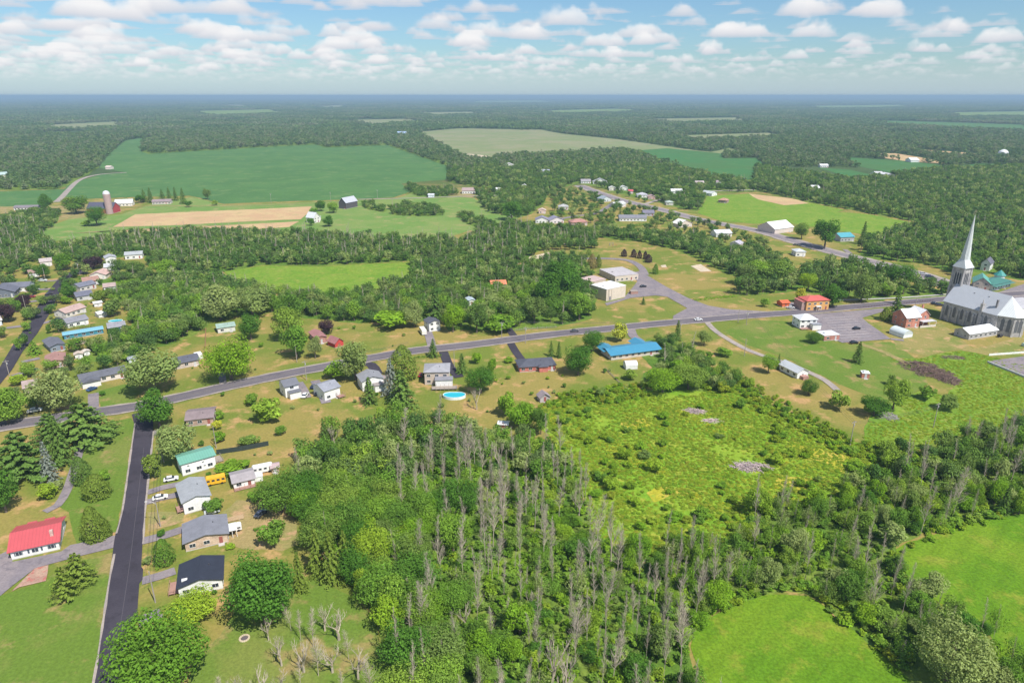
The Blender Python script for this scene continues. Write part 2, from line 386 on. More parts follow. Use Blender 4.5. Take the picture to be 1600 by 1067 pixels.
field('tanright', 'tan_field', [(1170,303),(1235,310),(1264,318),(1225,321),(1185,312)], .13, G_tan)
field('school', 'school_lawn', [(828,398),(850,390),(890,376),(940,376),(1010,388),(1075,400),(1130,425),(1150,440),(1150,470),(1145,482),(1105,478),(1070,462),(1040,448),(1010,426),(994,412),(975,405),(890,405),(835,412)], .061, G_lawn, .5)
field('meadow', 'meadow', [(840,640),(875,622),(930,612),(960,600),(1030,612),(1110,600),(1150,592),(1190,625),(1250,650),(1330,690),(1400,700),(1360,750),(1290,785),(1180,798),(1140,860),(1060,865),(1000,875),(925,830),(915,770),(900,730),(865,692),(840,668)], .06, G_mead)
field('meadowright', 'tall_grass', [(1390,562),(1440,560),(1500,548),(1545,556),(1700,600),(1760,640),(1640,655),(1500,680),(1430,705),(1380,700),(1350,690),(1360,650),(1440,610),(1480,620),(1500,600),(1440,565)], .07, G_hay2)
field('hay1', 'hay_meadow', [(1084,988),(1095,975),(1145,950),(1175,937),(1224,928),(1262,932),(1302,964),(1359,1008),(1416,1056),(1500,1180),(1520,1300),(1150,1300),(1112,1080),(1080,1010)], .08, G_hay, .8)
field('hay2', 'hay_meadow', [(1399,858),(1470,833),(1512,820),(1565,808),(1640,797),(1780,775),(1900,900),(1800,1200),(1640,1150),(1600,1066),(1556,1004),(1525,973),(1469,942),(1420,905)], .08, G_hay, .8)
field('lawnsw', 'mown_lawn', [(-80,955),(0,930),(60,912),(110,880),(178,862),(165,960),(146,1067),(120,1200),(-150,1200)], .040, G_mown, .3)
field('lawnnw', 'mown_lawn', [(130,670),(205,653),(211,668),(200,720),(192,770),(183,830),(120,850),(108,800),(90,790),(112,745),(125,700)], .042, G_mown, .3)
field('lawnbottom', 'mown_lawn', [(365,960),(420,915),(500,900),(565,935),(590,970),(612,1040),(640,1260),(250,1260),(300,1030)], .044, G_mown, 1.)
field('lawnbelow14', 'mown_lawn', [(150,612),(195,600),(212,602),(214,628),(158,640)], .038, G_mown, .3)
field('dryyard', 'bare_yard', [(345,800),(370,780),(420,775),(455,800),(470,850),(440,862),(380,858),(355,850)], .057, G_dry, 1.)
field('dryyard2', 'bare_yard', [(230,800),(290,800),(285,815),(230,830)], .059, G_dry, .4)
field('churchyard', 'dry_lawn', [(1395,515),(1470,505),(1520,545),(1600,525),(1700,540),(1700,560),(1545,555),(1500,546),(1450,556),(1400,545)], .053, G_churchyard, 1.)
field('chapellawn', 'mown_lawn', [(1130,518),(1180,500),(1245,502),(1262,520),(1316,540),(1392,534),(1430,560),(1450,600),(1400,635),(1310,600),(1262,576),(1220,556),(1170,540)], .048, G_mown, .5)
for q_ in ((-20, 603, 9), (0, 588, 9), (20, 562, 9), (40, 530, 8), (52, 508, 8), (64, 485, 8), (78, 462, 8), (92, 443, 8), (118, 428, 7), (-60, 640, 9), (-90, 690, 9)): KEEP0.append(q_)
# paved places
field('schoollot', 'school_yard_asphalt', [(945,474),(975,466),(996,440),(984,427),(1000,424),(1015,433),(1042,449),(1075,466),(1107,478),(1142,484),(1200,487),(1262,483),(1262,490),(1142,496),(1100,499),(1050,504),(1052,494),(1074,482),(1042,464),(1024,462),(985,466),(948,478)], .20, G_old, .1)
field('lot', 'parking_lot', [(1262,492),(1379,482),(1384,486),(1347,497),(1356,505),(1392,530),(1316,536),(1280,520),(1274,508)], .20, G_old, .0)
field('hwylot', 'roadside_parking', [(1395,415),(1440,425),(1480,436),(1490,450),(1450,446),(1400,428)], .21, G_old, .1)
field('hwylot2', 'roadside_parking', [(1545,462),(1600,444),(1700,430),(1700,480),(1600,492),(1575,470)], .21, G_old, .1)
field('pad', 'concrete_pad', [(1542,565),(1600,557),(1700,545),(1700,610),(1600,588)], .22, G_old, .0)
# side street, fresh black asphalt
SS = [(206,648),(240,641),(239,675),(232,740),(226,800),(223,850),(221,886),(224,890),(223,906),(218,912),(215,955),(216,966),(205,992),(190,1080),(165,1300),(100,1300),(146,1067),(160,980),(172,900),(178,850),(181,833),(190,800),(199,740),(206,690),(211,668)]
field('street', 'side_street', SS, .24, G_new, .0)
LS = [(-120,700),(-50,632),(0,574),(22,537),(43,508),(58,481),(67,465),(90,438),(103,427),(135,421),(138,427),(115,431),(99,445),(79,488),(58,522),(36,549),(19,578),(0,601),(-40,650),(-80,710)]
field('street2', 'side_street', LS, .24, G_new, .0)
MAIN = [(-160,700),(-60,680),(0,667),(80,655),(160,643),(210,636),(290,619),(360,603),(450,584),(520,571),(590,558),(650,548),(700,543),(760,536),(860,523),(960,513),(1050,504),(1100,500),(1180,493),(1260,487),(1330,480),(1400,474),(1470,468),(1560,461),(1700,452)]
ribbon('road_shoulder', MAIN, 10.2, .225, G_grav, wob=.35)
ribbon('main_road', MAIN, 7.7, .245, G_asph)
ribbon('road_marking', MAIN[:18], .12, .262, paint((.30, .26, .17), .8, name='faded_yellow_paint'), reg=False)
ribbon('sidewalk', [(1295,470),(1400,466),(1470,461),(1560,453)], 2., .27, G_conc, reg=False)
HWY = [(905,290),(940,303),(975,314),(1030,327),(1100,345),(1180,360),(1240,377),(1290,391),(1340,404),(1400,418),(1440,430),(1490,446),(1540,462),(1620,484),(1720,512)]
ribbon('highway_shoulder', HWY, 17, .215, G_grav, wob=.8)
ribbon('highway', HWY, 9.5, .235, G_old); ROADS.append((ROADS[-1][0], 12))
ribbon('farm_lane', [(198,270),(165,272),(140,276),(122,283),(108,296),(97,308),(88,316)], 7, .21, G_grav)
ribbon('school_driveway', [(890,405),(930,404),(975,406),(993,412),(1003,420),(1008,430)], 5.5, .205, G_old)
ribbon('gravel_driveway', [(1104,503),(1120,519),(1160,543),(1192,556),(1225,566),(1264,582),(1290,595),(1308,610)], 3.2, .2, G_grav)
ribbon('dirt_track', [(1338,534),(1352,540),(1385,552),(1420,570)], 3.5, .15, G_dry)
ribbon('farm_road', [(560,312),(640,310),(700,308),(760,306),(800,306)], 5, .2, G_grav)
ribbon('farm_road', [(60,330),(120,322),(180,325),(240,322),(350,322),(545,316)], 4, .2, G_dry, reg=False)
ribbon('village_road', [(860,345),(900,338),(935,332),(960,316)], 6, .2, G_old)
ribbon('village_road', [(1000,322),(1040,310),(1100,300),(1180,297)], 6, .2, G_grav)
ribbon('curved_driveway', [(128,690),(120,720),(112,745),(104,768),(90,790),(70,800)], 2.8, .2, G_old)
field('reddrive', 'driveway', [(183,836),(110,852),(96,862),(70,868),(20,878),(10,862),(-40,885),(-120,960),(-60,960),(0,932),(20,915),(55,888),(120,870),(178,856)], .2, G_old, .1)
field('redpatch', 'brick_patio', [(55,888),(76,883),(72,908),(30,918),(18,925)], .21, ground_mat('patio_brick', [(.36, .22, .17), (.40, .27, .2), (.42, .12, .1)], .2, 2.), .1)
DR = [([(230,770),(255,762),(284,756)],3.2,0),([(226,786),(250,779),(280,773)],3.2,0),([(222,846),(260,836),(290,826)],3.6,0),([(222,908),(250,900),(274,892)],3.4,0),([(216,972),(235,965),(252,957)],4.,0),
 ([(349,602),(347,588),(345,580)],3.,0),([(466,598),(474,610),(479,622)],4.,0),([(492,595),(502,612),(510,630)],4.,0),([(560,566),(580,570),(590,585)],5,1),([(693,550),(702,572),(718,590)],4.5,1),([(796,533),(806,550),(818,566)],4.,1),
 ([(676,546),(672,530),(668,518)],4.5,0),([(803,525),(796,516),(790,508)],4,1),([(985,514),(990,526),(1000,533)],5,0),([(0,514),(25,511),(42,509)],4,0),([(45,472),(68,469)],4,0),([(50,453),(80,452)],4,0),([(70,440),(96,438)],3,0),([(65,506),(98,497)],3.5,0),
 ([(34,566),(62,560)],3.5,0),([(20,588),(45,580)],3.5,0),([(146,640),(146,615)],4,0),([(236,680),(252,672)],4,0),([(1240,484),(1246,474)],8,0),([(1392,530),(1412,532)],3,0),([(1320,390),(1335,402)],4,0)]
for pts, w, k in DR: ribbon('driveway', pts, w, .2 + .002 * w, G_new if k else G_old)
for q in ([(889,384),(880,382),(884,379),(901,381),(895,385)], [(1079,416),(1095,413),(1112,424),(1095,425)], [(1032,415),(1040,414),(1042,418),(1034,418)], [(826,402),(858,394),(884,392),(880,398),(850,404),(828,408)]):
    sheet('sand_pit', q, .16, G_sand, .2)
# parking stall lines
for i in range(9):
    a = P(1286 + i * 3, 497 + i * 3.9, .21); sheet('road_marking', [tuple(a + Vector((0, 0, 0))), tuple(a + Vector((5. + 14, 3.2, 0))), tuple(a + Vector((5 + 14, 3.38, 0))), tuple(a + Vector((0, .18, 0)))], .215, G_line, 0, world=True)
for pts in ([(211,662),(207,690),(200,740),(191,800),(182,834)], [(179,866),(172,902),(160,981),(146,1068),(120,1180)], [(240,675),(233,740),(227,800),(224,850)]):
    ribbon('street_edge', pts, .55, .243, G_grav, reg=False, wob=.12)
ribbon('street_edge', [(225,700),(213,800),(203,880),(188,980),(172,1067),(150,1200)], .10, .256, paint((.10, .092, .105), .8, name='asphalt_seam'), reg=False)
# yellow flower drifts
GZ = list(range(9))
G_gold = ground_mat('goldenrod', [(.36, .34, .03), (.43, .35, .06), (.25, .31, .03)], .12, 1.5, contrast=.25)
for q in ([(1010,770),(1070,765),(1080,775),(1020,785)], [(1215,740),(1290,745),(1260,770),(1200,765)], [(960,660),(1010,650),(1020,662),(970,672)], [(1240,690),(1330,712),(1320,740),(1250,715)]):
    sheet('goldenrod_patch', q, .075 + .004 * GZ.pop(), G_gold, 2.)
# ================================================================ foliage
M_bark = paint((.16, .125, .10), .9, name='bark')
M_dead = paint((.43, .37, .29), .9, var=.25, name='bleached_dead_wood')
L_green = leaf_mat('leaf_green', [(0.099, 0.188, 0.030), (0.139, 0.257, 0.034), (0.110, 0.205, 0.034), (0.197, 0.325, 0.039), (0.145, 0.211, 0.056), (0.232, 0.342, 0.043)], .4)
L_bush = leaf_mat('leaf_bush', [(0.139, 0.268, 0.022), (0.197, 0.331, 0.026), (0.255, 0.353, 0.034), (0.116, 0.228, 0.026), (0.174, 0.296, 0.026)], .4)
L_pale = leaf_mat('leaf_pale', [(0.209, 0.279, 0.086), (0.267, 0.325, 0.116), (0.186, 0.251, 0.069)], .4)
L_purple = leaf_mat('leaf_purple', [(.045, .028, .035), (.057, .031, .038)], .2)
L_con = leaf_mat('leaf_conifer', [(0.087, 0.154, 0.034), (0.116, 0.188, 0.039), (0.099, 0.171, 0.034)], .25)
L_cedar = leaf_mat('leaf_cedar', [(0.168, 0.228, 0.039), (0.139, 0.199, 0.034)], .3)
L_bright = leaf_mat('leaf_bright', [(.17, .30, .02), (.19, .31, .022)], .35)
L_yellow = leaf_mat('leaf_yellow', [(.40, .42, .05), (.34, .37, .05)])
L_tan = leaf_mat('leaf_tan', [(.26, .21, .09), (.22, .19, .07)])
L_blue = leaf_mat('leaf_grey_blue', [(.20, .225, .19), (.18, .21, .18)], .25)
L_gold = leaf_mat('goldenrod_head', [(.36, .37, .03), (.26, .34, .035), (.30, .35, .035)])
L_meadow = leaf_mat('meadow_leaf', [(.16, .27, .022), (.23, .31, .026), (.14, .24, .022), (.27, .30, .035), (.19, .28, .022)], .45)
L_far = leaf_mat('leaf_distance', [(.078, .14, .05), (.10, .17, .056), (.135, .20, .065), (.185, .21, .12), (.088, .15, .052)], .35)
L_wood = leaf_mat('leaf_woodland', [(.075, .15, .035), (.105, .195, .04), (.085, .155, .042), (.145, .24, .048), (.115, .165, .062), (.165, .25, .05)], .4)
L_dark = leaf_mat('leaf_dark', [(0.070, 0.165, 0.022), (0.087, 0.188, 0.026)], .35)

def leaf_cloud(pos, nrm, size, seed, tint):
    """rhombus leaf clumps: numpy arrays of centre, facing, size -> verts, faces, tint"""
    g = np.random.default_rng(seed); n = len(pos)
    nr = nrm + np.array([0, 0, .35]) + g.normal(0, .36, (n, 3)); nr /= np.linalg.norm(nr, axis=1)[:, None] + 1e-9
    r = g.normal(0, 1, (n, 3)); a = np.cross(nr, r); a /= np.linalg.norm(a, axis=1)[:, None] + 1e-9; b_ = np.cross(nr, a)
    sz = size * g.uniform(.6, 1.35, n)
    a = a * sz[:, None]; b_ = b_ * (sz * g.uniform(.45, .75, n))[:, None]
    bend = nr * (sz * .25)[:, None]
    v = np.stack([pos - a - bend, pos - b_, pos + a - bend, pos + b_], 1).reshape(-1, 3)
    return v, tint
def cloud_mesh(name, v, tint, mats, extra=None):
    n = len(v) // 4
    me = bpy.data.meshes.new(name)
    vs = v; faces = [tuple(range(i * 4, i * 4 + 4)) for i in range(n)]; mi = [0] * n; tt = list(tint)
    verts = [tuple(x) for x in v]
    if extra:
        o = len(verts); verts += extra.v; faces += [tuple(o + i for i in f) for f in extra.f]; mi += [1] * len(extra.f); tt += [.5] * len(extra.f)
    me.from_pydata(verts, [], faces)
    at = me.attributes.new('tint', 'FLOAT', 'FACE'); at.data.foreach_set('value', tt)
    me.polygons.foreach_set('material_index', mi)
    for m in mats: me.materials.append(m)
    me.update(); return me
def broad(seed, n, leaf, base=.16, lobes=16, flat=1., open_=0.):
    """broad crown, unit box: radius .5, height 1"""
    g = np.random.default_rng(seed); P_ = []; N_ = []; T_ = []
    cz = (1 + base) / 2; rz = (1 - base) / 2
    ls = []
    for i in range(lobes):
        d = g.normal(0, 1, 3); d /= np.linalg.norm(d); d[2] = d[2] * .9 + .12
        rad = g.uniform(.45, .72)
        c = np.array([d[0] * .5 * rad, d[1] * .5 * rad, cz + d[2] * rz * rad]); r = g.uniform(.13, .22)
        ls.append((c, r, g.uniform(.15, .85)))
    ls.append((np.array([0, 0, cz]), .3, .3))
    for c, r, t in ls:
        k = int(n * (r * r) / sum(q[1] ** 2 for q in ls))
        d = g.normal(0, 1, (k, 3)); d /= np.linalg.norm(d, axis=1)[:, None]
        rr = r * g.uniform(.55, 1.12, k) ** .6
        p = c + d * rr[:, None] * np.array([1, 1, (1 - base) * .95])
        # sub-clumps: bite gaps with a lattice noise
        q = np.sin(p[:, 0] * 37 + seed) * np.sin(p[:, 1] * 41 + 2 * seed) * np.sin(p[:, 2] * 33)
        keep = q > -.45 + open_
        p = p[keep]; d = d[keep]; q = q[keep]
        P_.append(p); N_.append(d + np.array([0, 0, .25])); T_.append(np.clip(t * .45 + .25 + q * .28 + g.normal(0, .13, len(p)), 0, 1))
    p = np.concatenate(P_); p[:, 2] = np.clip(p[:, 2], .03, 1.02)
    return leaf_cloud(p, np.concatenate(N_), leaf, seed, np.concatenate(T_))
def conifer(seed, n, leaf, base=.04, tiers=13, full=1., droop=.10):
    g = np.random.default_rng(seed); P_ = []; N_ = []; T_ = []
    for i in range(tiers):
        z = base + (1 - base) * (i / tiers) ** .92; R_ = .5 * (1 - (z - base) / (1 - base)) ** .85 * full + .02
        nb = max(4, int(9 * (1 - i / tiers)) + 3); ph = g.uniform(0, 6.28)
        for k in range(nb):
            a = ph + 6.283 * k / nb + g.normal(0, .2); r = R_ * g.uniform(.75, 1.12); m = max(3, int(n / tiers / nb * (1.5 - i / tiers)))
            t = g.uniform(.05, 1, m) ** .7
            x = np.cos(a) * t * r; y = np.sin(a) * t * r; zz = z - droop * t * R_ * 2 + g.normal(0, .008, m)
            w = g.normal(0, .035, (m, 2)) * (R_ * 2)
            P_.append(np.stack([x + w[:, 0], y + w[:, 1], zz], 1)); N_.append(np.tile([np.cos(a) * .7, np.sin(a) * .7, .8], (m, 1)))
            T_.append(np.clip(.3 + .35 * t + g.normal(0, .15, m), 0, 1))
    return leaf_cloud(np.concatenate(P_), np.concatenate(N_), leaf, seed, np.concatenate(T_))
def ovoid(seed, n, leaf, top=1.2):
    g = np.random.default_rng(seed); z = g.uniform(0.02, 1, n); a = g.uniform(0, 6.283, n)
    R_ = .5 * np.sin(np.clip((z * .93 + .07), 0, 1) ** .62 * math.pi) ** .6 * g.uniform(.78, 1.06, n) * (1 + .16 * np.sin(3 * a + seed + z * 7) * np.sin(z * 16 + 2 * a))
    p = np.stack([np.cos(a) * R_, np.sin(a) * R_, z], 1)
    q = np.sin(p[:, 0] * 40 + seed) * np.sin(p[:, 1] * 38) * np.sin(p[:, 2] * 22)
    return leaf_cloud(p, np.stack([np.cos(a), np.sin(a), .4 + 0 * a], 1), leaf, seed, np.clip(.45 + .3 * q + g.normal(0, .16, n), 0, 1))
def trunk_mb(seed, top=.62, r=.028, limbs=5):
    g = random.Random(seed); m = MB()
    m.tube([(0, 0, -.03), (.005, 0, .15), (g.uniform(-.02, .02), g.uniform(-.02, .02), .35), (0, 0, top)], [r * 1.3, r, r * .8, r * .35], 6)
    for i in range(limbs):
        a = 6.283 * i / limbs + g.uniform(-.4, .4); z = g.uniform(.18, .42)
        m.tube([(0, 0, z), (math.cos(a) * .12, math.sin(a) * .12, z + .12), (math.cos(a) * .3, math.sin(a) * .3, z + .28)], [r * .55, r * .35, r * .12], 4)
    return m
def dead_mb(seed, nb=34, spread=.5, r=.0062, lean=0.03):
    g = random.Random(seed); m = MB()
    lx, ly = g.uniform(-lean, lean), g.uniform(-lean, lean)
    ax = [Vector((lx * z * z * 3 + math.sin(z * 7 + seed) * .006, ly * z * z * 3, z)) for z in (-.03, .15, .35, .55, .75, .9, 1.)]
    m.tube(ax, [r * 1.3, r, r * .85, r * .7, r * .5, r * .32, r * .14], 5)
    for i in range(nb):
        z = g.uniform(.28, .97); a = g.uniform(0, 6.28); L = spread * (1.15 - z) * g.uniform(.4, .95) + .04
        k = z * 5.999 * .99; p = Vector((lx * z * z * 3, ly * z * z * 3, z))
        up = g.uniform(.8, 2.6)
        d = Vector((math.cos(a), math.sin(a), up)).normalized()
        e = p + d * L * .55; f_ = e + (d + Vector((g.uniform(-.4, .4), g.uniform(-.4, .4), .3))).normalized() * L * .45
        rr = r * .34 * (1.15 - z)
        m.tube([p, e, f_], [rr + .001, rr * .7 + .0007, .0005], 3, False)
        for q in range(2):
            s_ = p.lerp(e, g.uniform(.4, 1)); dd = (d + Vector((g.uniform(-1, 1), g.uniform(-1, 1), g.uniform(-.2, .7)))).normalized()
            m.tube([s_, s_ + dd * L * .35], [.0013, .0006], 3, False)
    return m
def broad_dead_mb(seed):
    g = random.Random(seed); m = MB()
    def br(p, d, L, r, lev):
        e = p + d * L * .5; d2 = (d + Vector((g.uniform(-.25, .25), g.uniform(-.25, .25), g.uniform(-.1, .15)))).normalized(); f_ = e + d2 * L * .5
        m.tube([p, e, f_], [r, r * .75, r * .45], 4 if lev < 2 else 3, False)
        if lev < 4:
            for _ in range(3 if lev < 3 else 2):
                dn = (d2 + Vector((g.uniform(-.62, .62), g.uniform(-.62, .62), g.uniform(.15, .7)))).normalized()
                br(p.lerp(f_, g.uniform(.55, 1)), dn, L * g.uniform(.55, .78), max(r * .5, .0018), lev + 1)
    br(Vector((0, 0, -.02)), Vector((0, 0, 1)), .36, .026, 0)
    for k in range(2): br(Vector((0, 0, .24)), Vector((g.uniform(-.5, .5), g.uniform(-.5, .5), .9)).normalized(), .24, .013, 1)
    return m

ME = {}
def mk(name, v_t, mat): me = cloud_mesh(name, *v_t, [mat]); return me
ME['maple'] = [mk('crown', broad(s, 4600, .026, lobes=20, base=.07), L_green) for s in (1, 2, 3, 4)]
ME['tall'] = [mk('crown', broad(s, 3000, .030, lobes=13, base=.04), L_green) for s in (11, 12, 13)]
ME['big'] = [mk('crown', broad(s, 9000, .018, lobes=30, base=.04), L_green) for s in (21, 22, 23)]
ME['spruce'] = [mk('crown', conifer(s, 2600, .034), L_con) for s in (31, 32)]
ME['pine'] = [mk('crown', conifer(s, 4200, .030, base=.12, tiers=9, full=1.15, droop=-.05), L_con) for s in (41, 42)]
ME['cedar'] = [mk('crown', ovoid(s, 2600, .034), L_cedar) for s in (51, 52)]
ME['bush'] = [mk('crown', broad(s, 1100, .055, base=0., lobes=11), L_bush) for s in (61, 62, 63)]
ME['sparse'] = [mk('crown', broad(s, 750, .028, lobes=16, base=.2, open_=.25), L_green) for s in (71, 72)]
ME['trunk'] = [trunk_mb(s).mesh('trunk') for s in (1, 2)]
for me in ME['trunk']: me.materials.append(M_bark)
ME['snag'] = []
for s in range(6):
    me = dead_mb(s, 60 + 7 * s, .22 + .08 * (s % 3)).mesh('dead_tree'); me.materials.append(M_dead); ME['snag'].append(me)
ME['baretree'] = []
for s in range(3):
    me = broad_dead_mb(s + 5).mesh('dead_tree'); me.materials.append(M_dead); ME['baretree'].append(me)

def tree(kind, loc, h, w, label, cat='tree', group=None, mat=None, name=None, trunk=True):
    nm = name or {'maple': 'deciduous_tree', 'tall': 'deciduous_tree', 'big': 'deciduous_tree', 'spruce': 'spruce_tree', 'pine': 'pine_tree', 'cedar': 'cedar_tree', 'bush': 'bush', 'sparse': 'thin_leaved_tree'}[kind]
    r = empty(nm, loc, random.uniform(0, 6.28), label, cat, group); r.scale = (w, w, h)
    inst('crown', random.choice(ME[kind]), r, mat)
    if kind == 'sparse': inst('trunk', random.choice(ME['snag']), r)
    elif trunk and kind != 'bush': inst('trunk', random.choice(ME['trunk']), r)
    return r
def ytree(kind, px, pb, pt, wpx, label, mat=None, cat='tree', group=None):
    p = P(px, pb); h = max(1.2, height_at(p.y + .15 * wpx * mpp(pb), pt)); w = wpx * mpp(pb) * 1.06
    keep_off(p.x, p.y, w * .4)
    return tree(kind, p, h, w, label, cat, group, mat)
KEEP = []
for a_, b_, c_ in KEEP0: q_ = P(a_, b_); KEEP.append((q_.x, q_.y, c_))
def keep_off(x, y, r): KEEP.append((x, y, r))

def stuff(name, pts, scl, idx, sources, label=None, cat=None):
    """countless plants as ONE object: points carrying scale and turn, geometry nodes grow the plant on each"""
    n = len(pts)
    me = bpy.data.meshes.new(name); me.vertices.add(n); me.vertices.foreach_set('co', np.asarray(pts, np.float32).ravel())
    a = me.attributes.new('grow', 'FLOAT_VECTOR', 'POINT'); a.data.foreach_set('vector', np.asarray(scl, np.float32).ravel())
    a = me.attributes.new('turn', 'FLOAT_VECTOR', 'POINT'); t = np.zeros((n, 3), np.float32); t[:, 2] = rng.uniform(0, 6.28, n); a.data.foreach_set('vector', t.ravel())
    a = me.attributes.new('sort', 'INT', 'POINT'); a.data.foreach_set('value', np.asarray(idx, np.int32))
    o = bpy.data.objects.new(name, me); COL.objects.link(o); o['kind'] = 'stuff'
    ng = bpy.data.node_groups.new(name + '_growth', 'GeometryNodeTree')
    ng.interface.new_socket('Geometry', in_out='INPUT', socket_type='NodeSocketGeometry'); ng.interface.new_socket('Geometry', in_out='OUTPUT', socket_type='NodeSocketGeometry')
    N = ng.nodes; L = ng.links; gi = N.new('NodeGroupInput'); go = N.new('NodeGroupOutput')
    iop = N.new('GeometryNodeInstanceOnPoints'); jn = N.new('GeometryNodeJoinGeometry')
    L.new(gi.outputs[0], iop.inputs['Points'])
    for s_ in reversed(sources):
        so = bpy.data.objects.new(s_.name, s_)
        oi = N.new('GeometryNodeObjectInfo'); oi.inputs['Object'].default_value = so; oi.inputs['As Instance'].default_value = False
        g2 = N.new('GeometryNodeGeometryToInstance'); L.new(oi.outputs['Geometry'], g2.inputs[0]); L.new(g2.outputs[0], jn.inputs[0])
    L.new(jn.outputs[0], iop.inputs['Instance']); iop.inputs['Pick Instance'].default_value = True
    def na(nm, ty):
        x = N.new('GeometryNodeInputNamedAttribute'); x.data_type = ty; x.inputs[0].default_value = nm; return x.outputs[0]
    L.new(na('sort', 'INT'), iop.inputs['Instance Index']); L.new(na('turn', 'FLOAT_VECTOR'), iop.inputs['Rotation']); L.new(na('grow', 'FLOAT_VECTOR'), iop.inputs['Scale'])
    L.new(iop.outputs[0], go.inputs[0])
    md = o.modifiers.new('growth', 'NODES'); md.node_group = ng
    return tag(o, label, cat)
# ================================================================ buildings
WHITE = (.74, .74, .73); CREAM = (.62, .56, .46); GREY = (.42, .42, .44)
R_DK = (.055, .06, .075); R_GR = (.21, .215, .235); R_LG = (.36, .37, .40); R_BR = (.24, .155, .13); R_WH = (.70, .71, .73); R_TN = (.27, .22, .21)
M_glass = None
def glass():
    global M_glass
    if M_glass is None:
        m, b = newmat('window_glass'); finish(b, (.035, .045, .06), .12, 0, .6); M_glass = m
    return M_glass
M_trim = paint((.70, .70, .69), .6, name='white_trim')
def window(parent, x, y, z, w, h, face, pane=True, frame=None):
    """face: 'f' near (-y), 'l' -x, 'r' +x, 'b' +y"""
    m = MB(); t = .07; d = .09
    def bx(mb, u0, u1, z0, z1, o0, o1):
        if face == 'f': mb.box(x + u0, x + u1, y - o1, y - o0, z + z0, z + z1)
        elif face == 'b': mb.box(x + u0, x + u1, y + o0, y + o1, z + z0, z + z1)
        elif face == 'l': mb.box(x - o1, x - o0, y + u0, y + u1, z + z0, z + z1)
        else: mb.box(x + o0, x + o1, y + u0, y + u1, z + z0, z + z1)
    a, c = w / 2, h / 2
    for q in ((-a - t, -a, -c - t, c + t), (a, a + t, -c - t, c + t), (-a, a, c, c + t), (-a, a, -c - t * 1.4, -c), (-.03, .03, -c, c)): bx(m, *q, .0, d)
    f_ = m.build('window', frame or M_trim, parent)
    m2 = MB(); bx(m2, -a, a, -c, c, .0, .045); m2.build('pane', glass(), f_)
HOUSES = 0
